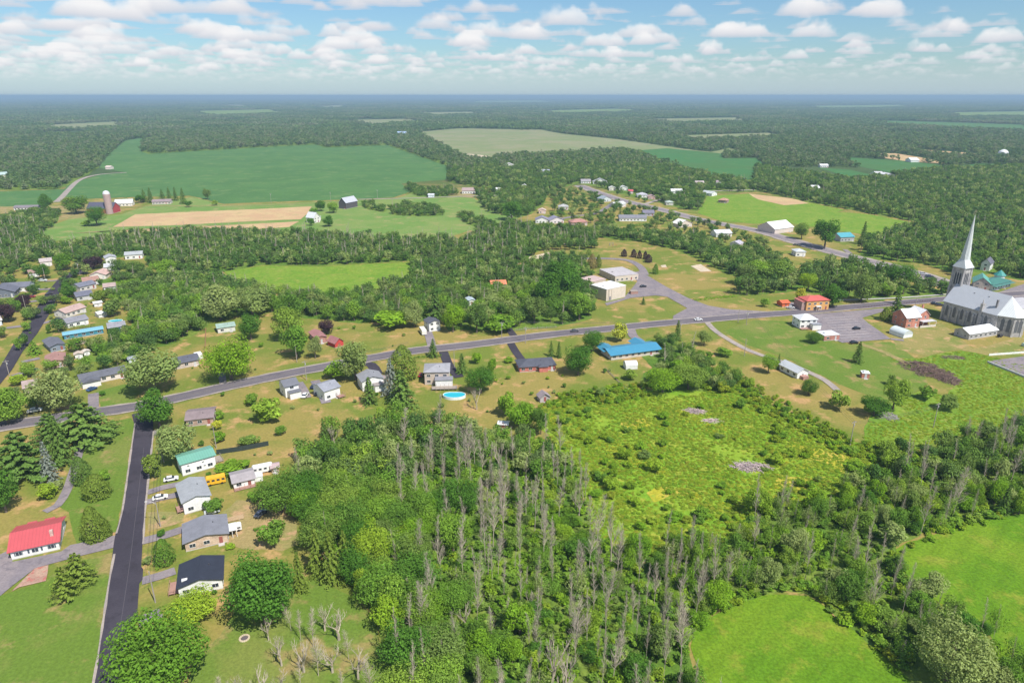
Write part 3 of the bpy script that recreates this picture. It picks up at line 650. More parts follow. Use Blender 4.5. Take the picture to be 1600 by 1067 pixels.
def house(label, A, B, D, h, roof='gable', wc=WHITE, rc=R_GR, kind='shingle', ov=.5, pitch=.36, st=1, chim=0, door=True, name='house', cat='house', win=True, brick=False, wg=None, dx=.3, pad=1.):
    a = P(*A); b_ = P(*B); d = b_ - a; L = d.length; rz = math.atan2(d.y, d.x)
    n = Vector((-math.sin(rz), math.cos(rz), 0)); c = a + d / 2 + n * D / 2
    r = empty(name, c, rz, label, cat, wg)
    for u in np.linspace(-.5, .5, max(2, int(L / 4) + 1)):
        q = c + d.normalized() * (u * L * .8); keep_off(q.x, q.y, D / 2 + pad)
    if a.y > 300: q = c - n * (D / 2 + 6); keep_off(q.x, q.y, max(4, L * .38))
    if a.y > 480: q = c - n * (D / 2 + 13); keep_off(q.x, q.y, max(6, L * .5))
    x0, x1, y0, y1 = -L / 2, L / 2, -D / 2, D / 2
    wm = masonry(wc, tuple(min(1, q * 1.25 + .04) for q in wc)) if brick else paint(wc, .75, name='siding')
    m = MB(); m.box(x0, x1, y0, y1, .25, h)
    rh = 0
    if roof == 'gable': rh = D / 2 * pitch; m.face([(x0, y0, h), (x0, 0, h + rh), (x0, y1, h)][::-1]); m.face([(x1, y0, h), (x1, y1, h), (x1, 0, h + rh)][::-1])
    if roof == 'gfront': rh = L / 2 * pitch; m.face([(x0, y0, h), (x1, y0, h), (0, y0, h + rh)]); m.face([(x0, y1, h), (0, y1, h + rh), (x1, y1, h)])
    m.build('wall', wm, r)
    fm = MB(); fm.box(x0 - .03, x1 + .03, y0 - .03, y1 + .03, -.05, .26); fm.build('foundation', G_conc, r)
    m = MB(); t = .14; rm = roofing(rc, kind)
    if roof == 'gable':
        e = ov; k = h - e * pitch + .03; X0, X1 = x0 - e, x1 + e
        m.prism([(0, 0)] * 0 + [], 0, 0) if False else None
        for s in (-1, 1):
            p = [(X0, s * (D / 2 + e), k), (X1, s * (D / 2 + e), k), (X1, 0, h + rh + .03), (X0, 0, h + rh + .03)]
            q = [(v[0], v[1], v[2] + t) for v in p]; m.face(q if s < 0 else q[::-1]); m.face(p[::-1] if s < 0 else p)
            m.face([p[0], p[1], q[1], q[0]]); m.face([p[1], p[2], q[2], q[1]]); m.face([p[3], p[0], q[0], q[3]])
    elif roof == 'gfront':
        e = ov; k = h - e * pitch + .03; Y0, Y1 = y0 - e, y1 + e
        for s in (-1, 1):
            p = [(s * (L / 2 + e), Y0, k), (s * (L / 2 + e), Y1, k), (0, Y1, h + rh + .03), (0, Y0, h + rh + .03)]
            q = [(v[0], v[1], v[2] + t) for v in p]; m.face(q if s > 0 else q[::-1]); m.face(p[::-1] if s > 0 else p)
            m.face([p[0], p[1], q[1], q[0]]); m.face([p[1], p[2], q[2], q[1]]); m.face([p[3], p[0], q[0], q[3]])
    elif roof == 'hip':
        e = ov; X0, X1, Y0, Y1 = x0 - e, x1 + e, y0 - e, y1 + e; k = h
        if L >= D: s = D / 2 + e; rh = s * pitch; r0 = (X0 + s, 0, h + rh); r1 = (X1 - s, 0, h + rh)
        else: s = L / 2 + e; rh = s * pitch; r0 = (0, Y0 + s, h + rh); r1 = (0, Y1 - s, h + rh)
        c4 = [(X0, Y0, k), (X1, Y0, k), (X1, Y1, k), (X0, Y1, k)]; lo = [(p[0], p[1], k - .16) for p in c4]
        if L >= D: fs = [[c4[0], c4[1], r1, r0], [c4[1], c4[2], r1], [c4[2], c4[3], r0, r1], [c4[3], c4[0], r0]]
        else: fs = [[c4[0], c4[1], r0], [c4[1], c4[2], r1, r0], [c4[2], c4[3], r1], [c4[3], c4[0], r0, r1]]
        for f_ in fs: m.face(f_)
        for i in range(4): j = (i + 1) % 4; m.face([lo[i], lo[j], c4[j], c4[i]])
        m.face(lo[::-1])
    elif roof == 'arch':
        N = 12; pr = [(math.cos(math.pi * i / N) * (D / 2 + .05), h + math.sin(math.pi * i / N) * D * .36) for i in range(N + 1)]
        for i in range(N):
            (ya, za), (yb, zb) = pr[i], pr[i + 1]; m.face([(x0 - .1, ya, za), (x0 - .1, yb, zb), (x1 + .1, yb, zb), (x1 + .1, ya, za)])
        for X in (x0, x1): m.face([(X, q[0], q[1]) for q in pr])
    else:
        m.box(x0 - .12, x1 + .12, y0 - .12, y1 + .12, h, h + .25); m.box(x0 + L * .2, x0 + L * .2 + 1.3, -1, .4, h + .25, h + .9)
    ro = m.build('roof', rm, r)
    if chim:
        m = MB(); cx = chim * L * .3; zt = h + rh + .9; m.box(cx - .35, cx + .35, .3, 1., h + .2, zt); m.box(cx - .42, cx + .42, .23, 1.07, zt, zt + .12); m.build('chimney', masonry((.32, .17, .13), (.4, .33, .3)), ro)
    # plumbing vents are pixel-sized but they are what a shingle roof shows
    if kind == 'shingle' and roof in ('gable', 'gfront', 'hip') and L > 7:
        m = MB(); vx, vy = (L * .12, -D * .2) if roof != 'gfront' else (L * .2, D * .1)
        zz = h + rh * (1 - (abs(vy) / (D / 2) if roof != 'gfront' else abs(vx) / (L / 2)))
        m.tube([(vx, vy, zz), (vx, vy, zz + .6)], .12, 6); m.build('roof_vent', paint((.08, .08, .09), .6, name='vent_pipe'), ro)
    if win:
        for s in range(st):
            z = .3 + 1.25 + s * 2.7
            if z + .7 > h: break
            nn = max(1, int(L / 3.1)); dd = int((dx + .5) * nn) if (door and s == 0) else -1
            for i in range(nn):
                x = x0 + L * (i + .5) / nn
                if i == dd: continue
                window(r, x, y0, z, min(1.5, L / nn * .45), 1.1, 'f')
            nd = max(1, int(D / 4.2))
            for i in range(nd):
                y = y0 + D * (i + .5) / nd; window(r, x0, y, z, .9, 1., 'l'); window(r, x1, y, z, .9, 1., 'r')
    if door:
        nn = max(1, int(L / 3.1)); x = x0 + L * (int((dx + .5) * nn) + .5) / nn
        m = MB(); m.box(x - .48, x + .48, y0 - .06, y0 + .02, .26, 2.3); dr = m.build('door', paint((.30, .10, .08) if random.random() < .4 else (.5, .5, .5), .5, name='door_paint'), r)
        m = MB(); m.box(x - .8, x + .8, y0 - 1.3, y0 - .03, -.02, .22); m.build('door_step', G_conc, r)
    return r, L, D, h
def sub(r, name, mat, *boxes):
    m = MB()
    for q in boxes: m.box(*q)
    return m.build(name, mat, r)
M_wood = paint((.36, .21, .17), .8, name='stained_deck_wood'); M_woodg = paint((.33, .28, .24), .85, name='weathered_wood')
def deck(r, x0, x1, y0, y1, z=.7, mat=None):
    m = MB(); m.box(x0, x1, y0, y1, z - .14, z)
    n = max(2, int((x1 - x0) / 1.6))
    for i in range(n + 1):
        x = x0 + (x1 - x0) * i / n
        for y in (y0, y1): m.box(x - .05, x + .05, y - .05, y + .05, 0, z + .95)
    m.box(x0, x1, y0 - .04, y0 + .04, z + .9, z + .98); m.box(x0 - .04, x0 + .04, y0, y1, z + .9, z + .98); m.box(x1 - .04, x1 + .04, y0, y1, z + .9, z + .98)
    m.build('deck', mat or M_wood, r)
def porch(r, x0, x1, y0, y1, h, rc=R_GR, kind='shingle'):
    m = MB(); m.box(x0, x1, y0, y1, h, h + .16); m.build('porch_roof', roofing(rc, kind), r)
    m = MB()
    for x in (x0 + .1, (x0 + x1) / 2, x1 - .1): m.box(x - .07, x + .07, y0 + .06, y0 + .2, 0, h)
    m.build('porch_post', M_trim, r)

# ---- near left, along the black side street
r, L, D, h = house('white two gabled house with a pinkish red metal roof at the bottom left', (19,875), (94,858), 12.5, 2.9, 'gable', WHITE, (.50, .09, .10), 'metal', pitch=.30, chim=0, door=False, ov=.6)
sub(r, 'chimney', masonry((.55, .30, .26), (.6, .5, .45)), (L/2 - 1.9, L/2 - 1.1, -4.4, -3.6, 3.2, 5.4)); 
for x in np.arange(-L/2 + 1.0, L/2 - .5, 1.55): sub(r, 'shutter', paint((.08, .10, .13), .6, name='dark_shutter'), (x - .22, x + .22, -D/2 - .07, -D/2 - .01, 1.0, 2.15))
sub(r, 'porch_roof', roofing((.50, .09, .10), 'metal'), (-L/2 + 2, -L/2 + 4.4, D/2 + .5, D/2 + 1.6, 2.6, 2.8), (L/2 - 5, L/2 - 2.4, D/2 + .5, D/2 + 1.6, 2.6, 2.8))
r, L, D, h = house('white bungalow with a black shingle roof and a reddish deck on its street side', (281,934), (349,919), 9.5, 3.1, 'gfront', WHITE, (.03, .036, .055), 'shingle', pitch=.27, door=False)
deck(r, -L/2 - 2.6, -L/2 - .05, -3.4, 1.4, .8); sub(r, 'skylight', M_trim, (-L/2 + .8, -L/2 + 2.4, -3.2, -2.3, 3.5, 3.85))
r, L, D, h = house('low house with grey gable roof, tan brick front and white awning', (291,862), (357,846), 9.5, 3., 'gfront', (.46, .34, .25), (.20, .205, .235), pitch=.22, brick=True, ov=.6)
porch(r, L/2 + .1, L/2 + 2.6, -3.5, .5, 2.4, R_WH, 'metal')
r, L, D, h = house('tall white gabled house with pale grey roof beside two white parked cars', (289,804), (331,792), 12, 4.3, 'gfront', WHITE, (.30, .315, .335), pitch=.3, st=1, door=False)
deck(r, -L/2 - 1.8, -L/2 - .05, -5, -1.5, 1.)
r, L, D, h = house('white walled two storey house with a teal green metal roof', (286,744), (338,729), 7.5, 4.6, 'gable', (.8, .8, .79), (.16, .37, .29), 'metal', pitch=.22, st=1, door=False)
for x in (-3.2, 1.4, 1.8): window(r, x, -D/2, 3.3 if x != 1.8 else 1.8, .6, .4, 'f')
deck(r, L/2 + .1, L/2 + 3, -1.5, 3, .5, M_woodg)
r, L, D, h = house('small white cottage with warm grey roof behind the tall white gabled house', (366,765), (399,757), 7, 2.5, 'gable', WHITE, (.33, .30, .31), pitch=.26)
deck(r, -L/2, L/2, -D/2 - 1.6, -D/2 - .05, .35)
house('dull brown roofed bungalow with an open orange garage near the junction', (292,667), (334,662), 9.5, 2.9, 'gable', (.36, .24, .19), (.235, .185, .19), pitch=.25, brick=True)
# ---- south side of the main road
r, L, D, h = house('narrow white two storey house with dark grey roof and rear extension beside a white car', (447,622), (468,617), 8, 5.2, 'gable', WHITE, (.15, .155, .18), st=2)
sub(r, 'extension', paint(WHITE, .75), (-L/2 + 1., L/2, -D/2 - 3, -D/2, 0, 2.9)); sub(r, 'extension_roof', roofing((.15, .155, .18)), (-L/2 + .8, L/2 + .2, -D/2 - 3.3, -D/2, 2.9, 3.1))
r, L, D, h = house('white house with grey roof and small red rear deck, dark car in its drive', (508,627), (532,619), 9, 4.6, 'gable', WHITE, (.26, .27, .31), st=1)
deck(r, L/2 - 2, L/2 + 1, -D/2 - 2.4, -D/2 - .05, .8)
r, L, D, h = house('white house with grey roof screened by a small spruce on the main road', (567,612), (600,606), 8.5, 4.7, 'gfront', WHITE, (.25, .255, .28), st=1)
sub(r, 'extension', paint(WHITE, .75), (0, L/2, -D/2 - 3.2, -D/2, 0, 3.)); sub(r, 'extension_roof', roofing((.28, .25, .24)), (-.2, L/2 + .3, -D/2 - 3.5, -D/2, 3., 3.2)); porch(r, L/2 + .1, L/2 + 4, -1, 3.2, 2.8, (.3, .24, .23))
r, L, D, h = house('large pale two storey house with grey hip roof, porch and round pool behind', (664,601), (702,600), 10, 6., 'hip', (.50, .42, .36), (.31, .31, .335), st=2, pitch=.3)
sub(r, 'extension', paint(WHITE, .7), (-.5, L/2 + 1.5, -D/2 - 4, -D/2, 0, 3.6)); sub(r, 'extension_roof', roofing((.25, .25, .28)), (-.8, L/2 + 1.8, -D/2 - 4.3, -D/2, 3.6, 3.85)); deck(r, -2, L/2 + 3.5, -D/2 - 7.2, -D/2 - 4.05, .9, M_woodg)
r, L, D, h = house('red brick bungalow with charcoal hip roof and black driveway', (812,582), (868,578), 9.5, 2.7, 'hip', (.42, .13, .10), (.085, .09, .115), pitch=.38, brick=True)
sub(r, 'wing', masonry((.42, .13, .10), (.565, .2025, .165)), (.5, 4.5, -D/2 - 1.6, -D/2 + .02, 0, 2.7))
m = MB(); s_ = D/2 + .5; m.face([(0, -D/2 - 2.1, 2.72), (5, -D/2 - 2.1, 2.72), (2.5, -D/2 + .6, 3.9)]); m.face([(5, -D/2 - 2.1, 2.72), (5, -D/2 + .4, 2.92), (2.5, -D/2 + .6, 3.9)]); m.face([(0, -D/2 - 2.1, 2.72), (2.5, -D/2 + .6, 3.9), (0, -D/2 + .4, 2.92)]); m.build('wing_roof', roofing((.085, .09, .115)), r)
r, L, D, h = house('long low house with a bright blue metal roof', (955,563), (1031,553), 11, 2.7, 'gable', (.55, .50, .44), (.06, .25, .39), 'metal', pitch=.26, ov=.8)
m = MB(); s_ = L * .22; m.prism([(-L/2 - 2, 2.9), (-L/2 + 5.6, 2.9), (-L/2 + 1.8, 4.3)], -1, D/2 + 3.2); m.prism([(L/2 - 10, 2.9), (L/2 - 2, 2.9), (L/2 - 6, 4.5)], 0, D/2 + 4); m.build('cross_gable_roof', roofing((.06, .25, .39), 'metal'), r); keep_off(P(995,540).x, P(995,540).y, 9)
# ---- school
r, L, D, h = house('tall pale flat roofed school gymnasium block', (947,471), (977,464), 14, 7.5, 'flat', (.60, .52, .43), (.72, .71, .70), 'shingle', win=False, door=False, name='school_gymnasium', cat='school building')
sub(r, 'pilaster', paint((.42, .36, .30)), *[(x, x + .25, -D/2 - .15, -D/2 - .01, .3, 7.2) for x in (-L/2 + 1.4, -L/2 + 2.2, -L/2 + 4.2)]); sub(r, 'door', paint((.2, .2, .22)), (-L/2 + 2.6, -L/2 + 3.9, -D/2 - .08, -D/2 - .01, .3, 2.6))
r, L, D, h = house('long low flat roofed classroom wing behind the gymnasium', (961,441), (997,437), 22, 4., 'flat', (.58, .50, .43), (.44, .41, .42), 'shingle', name='school_wing', cat='school building', dx=.1)
house('low flat roofed link of the school hidden beside the trees', (925,449), (946,444), 12, 3.6, 'flat', (.5, .42, .36), (.5, .38, .36), 'shingle', name='school_link', cat='school building', win=False, door=False)
# ---- north side of the main road
house('white two storey house with dark roof beside a camper trailer at the roadside trees', (671,519), (688,516), 7, 5., 'gfront', WHITE, (.09, .095, .12), st=2)
house('house with bright orange roof half buried in tall trees', (768,452), (791,451), 9, 3.2, 'gable', (.5, .4, .3), (.62, .22, .11))
house('pale blue grey cottage glimpsed between tall trees', (733,478), (742,477), 6, 3.4, 'gfront', WHITE, (.42, .5, .55))
r, L, D, h = house('reddish brown roofed house beside the dark purple tree', (495,538), (511,535), 12, 3.2, 'gfront', (.33, .16, .13), (.33, .16, .155), brick=True)
house('small bright red barn shaped shed', (524,544), (537,540), 6.5, 2.6, 'gfront', (.50, .06, .05), (.33, .15, .15), name='shed', cat='shed', pitch=.8, win=False)
house('small house with green grey roof behind the bright green tree', (341,521), (368,517), 7.5, 3., 'gable', (.6, .6, .55), (.27, .37, .32), pitch=.3)
r, L, D, h = house('long dark roofed bungalow with brick porch north of the road', (272,578), (312,570), 9, 2.8, 'gable', (.45, .38, .34), (.10, .105, .135), brick=True)
sub(r, 'shed_wing', paint(WHITE), (L/2, L/2 + 3.2, D/2 - 1, D/2 + 3, 0, 2.5))
r, L, D, h = house('long white ranch house with charcoal roof and front lawn', (128,604), (198,589), 8.5, 2.8, 'gable', (.66, .60, .56), (.125, .13, .155), pitch=.34)
sub(r, 'garage', paint(WHITE), (-L/2 + .0, -L/2 + 7, -D/2 - 3.6, -D/2 - .01, 0, 2.5)); m = MB(); m.prism([(-L/2 - .4, 2.5), (-L/2 + 7.4, 2.5), (-L/2 + 3.5, 3.9)], -D/2 - 4, -D/2 + 1); m.build('garage_roof', roofing((.125, .13, .155)), r)
# ---- left street, east side from front to back
r, L, D, h = house('pink brick house with a reddish brown roof beside the left street', (73,577), (103,572), 12, 2.9, 'gfront', (.50, .33, .28), (.34, .19, .165), brick=True, pitch=.3)
house('charcoal gabled garage house with white trim next to the pink brick house', (80,551), (103,546), 14, 2.9, 'gfront', (.2, .24, .3), (.13, .135, .165), pitch=.3)
r, L, D, h = house('very long low building with a sky blue roof running back from the left street', (101,531), (162,521), 6, 2.5, 'gable', (.05, .22, .30), (.20, .44, .55), 'metal', pitch=.16, door=False)
r, L, D, h = house('teal walled house with grey roof at the far end of the blue roofed building', (171,521), (197,517), 10, 3., 'gable', (.03, .16, .20), (.27, .27, .30), pitch=.26)
r, L, D, h = house('white bungalow with mid grey roof behind the blue roofed building', (107,513), (139,506), 9, 3., 'gable', WHITE, (.22, .22, .25))
r, L, D, h = house('white house with pinkish brown roof and brown fence on the left street', (104,497), (135,487), 9, 3., 'gable', (.66, .62, .58), (.42, .30, .27), pitch=.4)
house('dark slate roofed house facing the bend of the left street', (121,471), (146,467), 10, 3., 'gable', (.5, .5, .5), (.14, .145, .19))
house('slate roofed double house behind the slate roofed one', (126,456), (151,450), 9, 3.2, 'gable', (.55, .53, .52), (.16, .165, .21))
house('rust brown roofed house on the left street', (131,447), (155,444), 9, 3., 'gable', WHITE, (.34, .20, .16), pitch=.4)
house('cream bungalow with pale pink roof near the top of the left street', (141,437), (166,436), 11, 3.1, 'gfront', (.72, .66, .6), (.52, .36, .32), pitch=.4)
house('white garage with brown roof standing behind the slate roofed double house', (163,455), (181,453), 8, 2.7, 'gable', WHITE, (.38, .29, .27))
house('white two storey house with grey roof beyond the purple tree', (166,413), (183,411), 9, 4.5, 'gfront', WHITE, R_LG, st=1)
house('broad white and grey house just below the purple tree', (164,425), (187,423), 9, 3.4, 'gable', WHITE, (.45, .46, .48))
house('white house with grey roof at the edge of the dead trees', (196,406), (223,404), 9, 3.6, 'gable', WHITE, (.35, .37, .38))
house('white garden shed in the yard behind the pink brick house', (118,561), (130,559), 3.2, 2.2, 'gfront', WHITE, (.5, .42, .35), name='shed', cat='shed', win=False)
house('second smaller white garden shed in the same yard', (132,556), (141,554), 2.6, 2., 'gfront', WHITE, (.55, .5, .45), name='shed', cat='shed', win=False)
house('tiny grey blue shed beside the large pale maple', (202,568), (213,566), 3.5, 2.2, 'hip', (.6, .65, .68), (.3, .33, .36), name='shed', cat='shed', win=False)
house('white backyard shed beside the round green bush', (148,480), (160,478), 3.5, 2.3, 'gable', WHITE, (.6, .6, .58), name='shed', cat='shed', win=False)
house('white flat garage behind the white and pinkish house', (155,497), (168,494), 5, 2.3, 'gable', WHITE, (.7, .7, .7), name='shed', cat='shed', win=False)
house('brown roofed cottage half hidden by the pale maple near the left street', (39,616), (60,612), 9, 2.8, 'gable', (.55, .42, .38), (.36, .28, .26), brick=True)
# ---- left street, west side
r, L, D, h = house('big slate roofed house with white gable trim at the left edge', (-22,468), (24,464), 13, 3.4, 'gfront', (.14, .16, .20), (.13, .135, .17), pitch=.42)
house('long slate roofed house with white end wall behind the big slate roofed one', (2,458), (46,455), 11, 3.2, 'gable', WHITE, (.15, .155, .19))
house('white house with blue grey wall at the left edge', (-40,515), (4,508), 8, 3., 'gable', (.6, .66, .7), (.6, .55, .52))
house('small white house with brown roof beside the round dark green tree', (47,434), (62,432), 8, 3.2, 'gable', WHITE, (.3, .2, .17))
house('pale house with brown flat roof beyond the round dark green tree', (64,417), (82,415), 9, 3.6, 'gable', (.72, .68, .66), (.42, .36, .35))
# ---- around the church
r, L, D, h = house('white corner house with pale roof and red deck at the parking lot', (1249,514), (1275,513), 8.5, 5.2, 'hip', WHITE, (.66, .67, .68), 'metal', st=2, pitch=.45)
sub(r, 'extension', paint(WHITE), (1, L/2 + 1, -D/2 - 3, -D/2, 0, 3.)); sub(r, 'extension_roof', roofing((.25, .26, .29)), (.8, L/2 + 1.2, -D/2 - 3.2, -D/2, 3., 3.25)); deck(r, -L/2, 1, -D/2 - 2.2, -D/2 - .05, .5)
r, L, D, h = house('low red brick garage with a white roof at the parking lot edge', (1287,533), (1311,531), 7, 2.8, 'flat', (.36, .15, .12), R_WH, 'metal', brick=True, name='garage', cat='garage')
r, L, D, h = house('orange brick building with many white windows and a red hip roof', (1259,486), (1294,484), 9, 6.2, 'hip', (.62, .34, .12), (.55, .12, .10), 'metal', st=2, pitch=.38, brick=False)
sub(r, 'wing', masonry((.33, .18, .15), (.4, .3, .27)), (-L/2 - 2.5, -L/2 + .0, -D/2 + 1, D/2, 0, 5.4)); sub(r, 'wing_roof', roofing((.5, .16, .14), 'metal'), (-L/2 - 2.8, -L/2, -D/2 + .7, D/2 + .3, 5.4, 5.6)); porch(r, -1.5, 1.5, -D/2 - 1.8, -D/2 - .02, 2.7, R_WH)
house('small orange red shed with a white car in front', (1222,480), (1233,479), 5.5, 2.5, 'gable', (.62, .14, .05), (.55, .13, .06), name='shed', cat='shed', win=False)
r, L, D, h = house('long white chapel hall with pale metal roof and brick end porch', (1217,578), (1245,592), 6.2, 3., 'gable', (.74, .76, .76), (.50, .52, .55), 'metal', pitch=.5, name='chapel', cat='chapel', door=False)
sub(r, 'brick_porch', masonry((.36, .15, .12), (.45, .3, .26)), (L/2 + .01, L/2 + 2.2, -1.6, 1.6, 0, 1.5))
house('little brick hut with a white flat roof alone on the lawn', (1346,591), (1358,592), 3.2, 2.4, 'flat', (.38, .15, .11), R_WH, brick=True, win=False, name='hut', cat='hut')
house('white round roofed hut garage by the rectory', (1389,521), (1411,529), 6.5, 1.7, 'arch', (.72, .76, .76), (.62, .68, .68), 'metal', name='quonset_garage', cat='garage', win=False, door=False)
r, L, D, h = house('red brick rectory with bright white metal gables beside the church', (1414,513), (1435,511), 10, 6., 'gable', (.42, .17, .12), (.72, .73, .75), 'metal', st=2, pitch=.7, brick=True, name='rectory')
m = MB(); rb = masonry((.42, .17, .12), tuple(min(1, q * 1.25 + .04) for q in (.42, .17, .12)))
x0, x1 = L/2, L/2 + 8; m.box(x0, x1, -D/2 + 2, D/2, 0, 6.); xm = (x0 + x1) / 2 + 1; m.face([(x0, -D/2 + 2, 6), (x1, -D/2 + 2, 6), (xm, -D/2 + 2, 9)]); m.face([(x0, D/2, 6), (xm, D/2, 9), (x1, D/2, 6)]); m.build('wing', rb, r)
m = MB()
for s, xa in ((-1, x0 - .5), (1, x1 + .5)):
    za = 6 - .3; p = [(xa, -D/2 + 1.5, za), (xa, D/2 + .4, za), (xm, D/2 + .4, 9.1), (xm, -D/2 + 1.5, 9.1)]; m.face(p if s > 0 else p[::-1]); m.face([(v[0], v[1], v[2] - .12) for v in (p[::-1] if s > 0 else p)])
m.build('wing_roof', roofing((.72, .73, .75), 'metal'), r)
for x in (x0 + 2.4, x0 + 5.4):
    for z in (2., 4.8): window(r, x, -D/2 + 2, z, .9, 1.5, 'f')
porch(r, x0 + 1, x1 + 2, -D/2 - 1.6, -D/2 + 1.95, 3.1, (.5, .5, .52)); sub(r, 'porch_wall', paint((.6, .55, .5)), (x0 - .5, x1 + 1.8, -D/2 - 1.7, -D/2 - 1.5, 0, 1.2)); sub(r, 'chimney', rb, (x1 - 1.5, x1 - .7, 1, 1.8, 6, 10.5))
keep_off(P(1455,505).x, P(1455,505).y, 9)
house('low stone sacristy with white roof against the church wall', (1513,531), (1557,524), 8.5, 3.2, 'gable', (.36, .35, .35), (.70, .71, .71), 'metal', brick=True, pitch=.5, name='sacristy', cat='church annex', door=False)
r, L, D, h = house('stone fronted house with green roof behind the church', (1519,452), (1545,455), 14, 5., 'gfront', (.33, .29, .25), (.12, .36, .29), 'metal', brick=True, pitch=.75, st=2)
r, L, D, h = house('large green roofed restaurant like building with turret and white porch behind the church', (1549,455), (1578,448), 11, 4.2, 'hip', (.62, .66, .64), (.06, .19, .15), 'metal', pitch=.3, st=1, name='large_house', dx=.2)
m = MB(); cx, cy = L/2 + 2, 3
m.tube([(cx, cy, 0), (cx, cy, 6)], 3.2, 8); m.build('turret', paint(WHITE), r); m = MB(); m.tube([(cx, cy, 6), (cx, cy, 9.4)], [3.9, .05], 8); m.build('turret_roof', roofing((.04, .25, .22), 'metal'), r)
m = MB(); m.prism([(-L/2 - .5, 3.2), (L/2 + 1, 3.2), (L/2 + 1, 3.4), (-L/2 - .5, 3.4)], -D/2 - 2.4, -D/2); m.build('porch_roof', roofing((.09, .24, .20), 'metal'), r)
house('white house with steep gable and dark slate roof in the trees behind the church', (1531,422), (1545,424), 11, 5.5, 'gfront', WHITE, (.13, .13, .16), pitch=1.1, st=2)
house('low grey flat building at the right edge beyond the church', (1592,492), (1640,487), 18, 3.5, 'flat', (.75, .75, .75), (.45, .44, .46), name='garage_building', cat='building')
# ---- backyard sheds
house('grey wooden shed alone on the lawn behind the brick bungalow', (844,629), (859,627), 3.6, 2.3, 'gfront', (.42, .38, .37), (.30, .25, .26), name='shed', cat='shed', win=False, pitch=.7)
house('tiny shed with a bright white roof in the gap of the front wood', (779,669), (793,670), 2.6, 1.9, 'gable', (.4, .3, .25), (.72, .72, .74), 'metal', name='shed', cat='shed', win=False)
house('white canvas garage tent behind the blue roofed house', (978,578), (996,577), 4.5, 1.9, 'arch', (.7, .7, .7), (.72, .72, .72), 'metal', name='garage_tent', cat='tent', win=False, door=False)
house('small brown storage shed at the yard edge beside the white trailer home', (425,739), (436,737), 3, 2, 'gable', (.4, .27, .25), (.42, .32, .32), name='shed', cat='shed', win=False)
house('tiny white shed beside the white cottage porch', (395,754), (411,751), 2.6, 1.7, 'flat', WHITE, R_WH, 'metal', name='shed', cat='shed', win=False, door=False)
# ---- farms
r, L, D, h = house('red gambrel ended barn with dark roof beside the farm silo', (137,334), (177,334), 15, 5.5, 'gable', (.42, .06, .07), (.09, .09, .13), 'metal', pitch=.75, name='barn', cat='barn', win=False)
house('long white farmhouse with white roof behind the red barn', (180,323), (207,322), 12, 3.5, 'gable', (.72, .68, .6), (.72, .72, .72), 'metal', pitch=.6)
house('stone ranch house with brown roof below the row of spruces', (238,320), (267,319), 11, 3.2, 'gable', (.5, .44, .4), (.27, .21, .22), brick=True)
house('white bungalow with dark roof among hedges at the far left', (22,329), (64,328), 10, 3., 'gable', WHITE, (.2, .18, .2))
r, L, D, h = house('tall white farmhouse with steep gables beside the tan field', (491,349), (500,347), 10, 5.5, 'gfront', (.70, .67, .64), (.6, .62, .65), 'metal', pitch=1.1, st=2)
sub(r, 'wing', paint((.70, .67, .64)), (L/2, L/2 + 7, 0, 5, 0, 4.2)); sub(r, 'wing_roof', roofing((.62, .63, .66), 'metal'), (L/2, L/2 + 7.4, -.4, 5.4, 4.2, 4.6))
house('dark grey barn with steep silvery roof beyond the farmhouse', (530,326), (541,327), 20, 7., 'gfront', (.10, .09, .10), (.46, .47, .52), 'metal', pitch=1., name='barn', cat='barn', win=False)
house('tiny pale blue shed at the edge of a dark thicket', (669,309), (678,309), 6, 3.4, 'gable', (.62, .68, .72), (.6, .62, .65), name='shed', cat='shed', win=False)
house('brown roofed farm shop with white front at the end of the farm road', (722,303), (742,303), 16, 4., 'gable', WHITE, (.35, .26, .25))
r, L, D, h = house('long white barn with bright white roof beside the highway', (1210,366), (1239,362), 20, 4.5, 'gable', (.6, .52, .48), (.76, .76, .76), 'metal', pitch=.5, name='barn', cat='barn', win=False)
house('pale blue roofed cottage on the highway near the big poplars', (1243,401), (1258,401), 9, 4., 'hip', WHITE, (.5, .53, .56))
house('house with teal tin roof behind the tall poplar', (1313,378), (1334,377), 14, 4., 'gable', (.4, .4, .42), (.10, .36, .42), 'metal')
house('pair of dark gabled white farm buildings in the far right fields, left one', (1369,278), (1381,278), 20, 5., 'gable', WHITE, (.5, .5, .52), name='farm_building', cat='farm building')
house('dark fronted white farm building in the far right fields', (1384,279), (1397,279), 20, 5., 'gfront', (.3, .3, .33), (.6, .6, .62), name='farm_building', cat='farm building')
house('white roofed shed in the far right tan strip', (1423,254), (1436,254), 20, 4., 'gable', WHITE, R_WH, name='farm_building', cat='farm building', win=False)
house('white roof among the trees left of the far right forest', (1270,299), (1281,299), 16, 4., 'gable', WHITE, R_WH, win=False)
house('pale green roofed building at the far left in the forest edge', (-8,279), (12,278), 18, 5., 'gable', (.6, .55, .5), (.38, .48, .46))
house('small white building standing at the far end of the farm lane', (165,265), (173,265), 10, 4., 'gable', (.7, .6, .55), (.6, .5, .45), win=False)
house('blue white farm building above the beige field', (620,213), (634,213), 30, 8., 'gable', (.7, .66, .62), (.3, .4, .55), win=False, name='farm_building', cat='farm building')
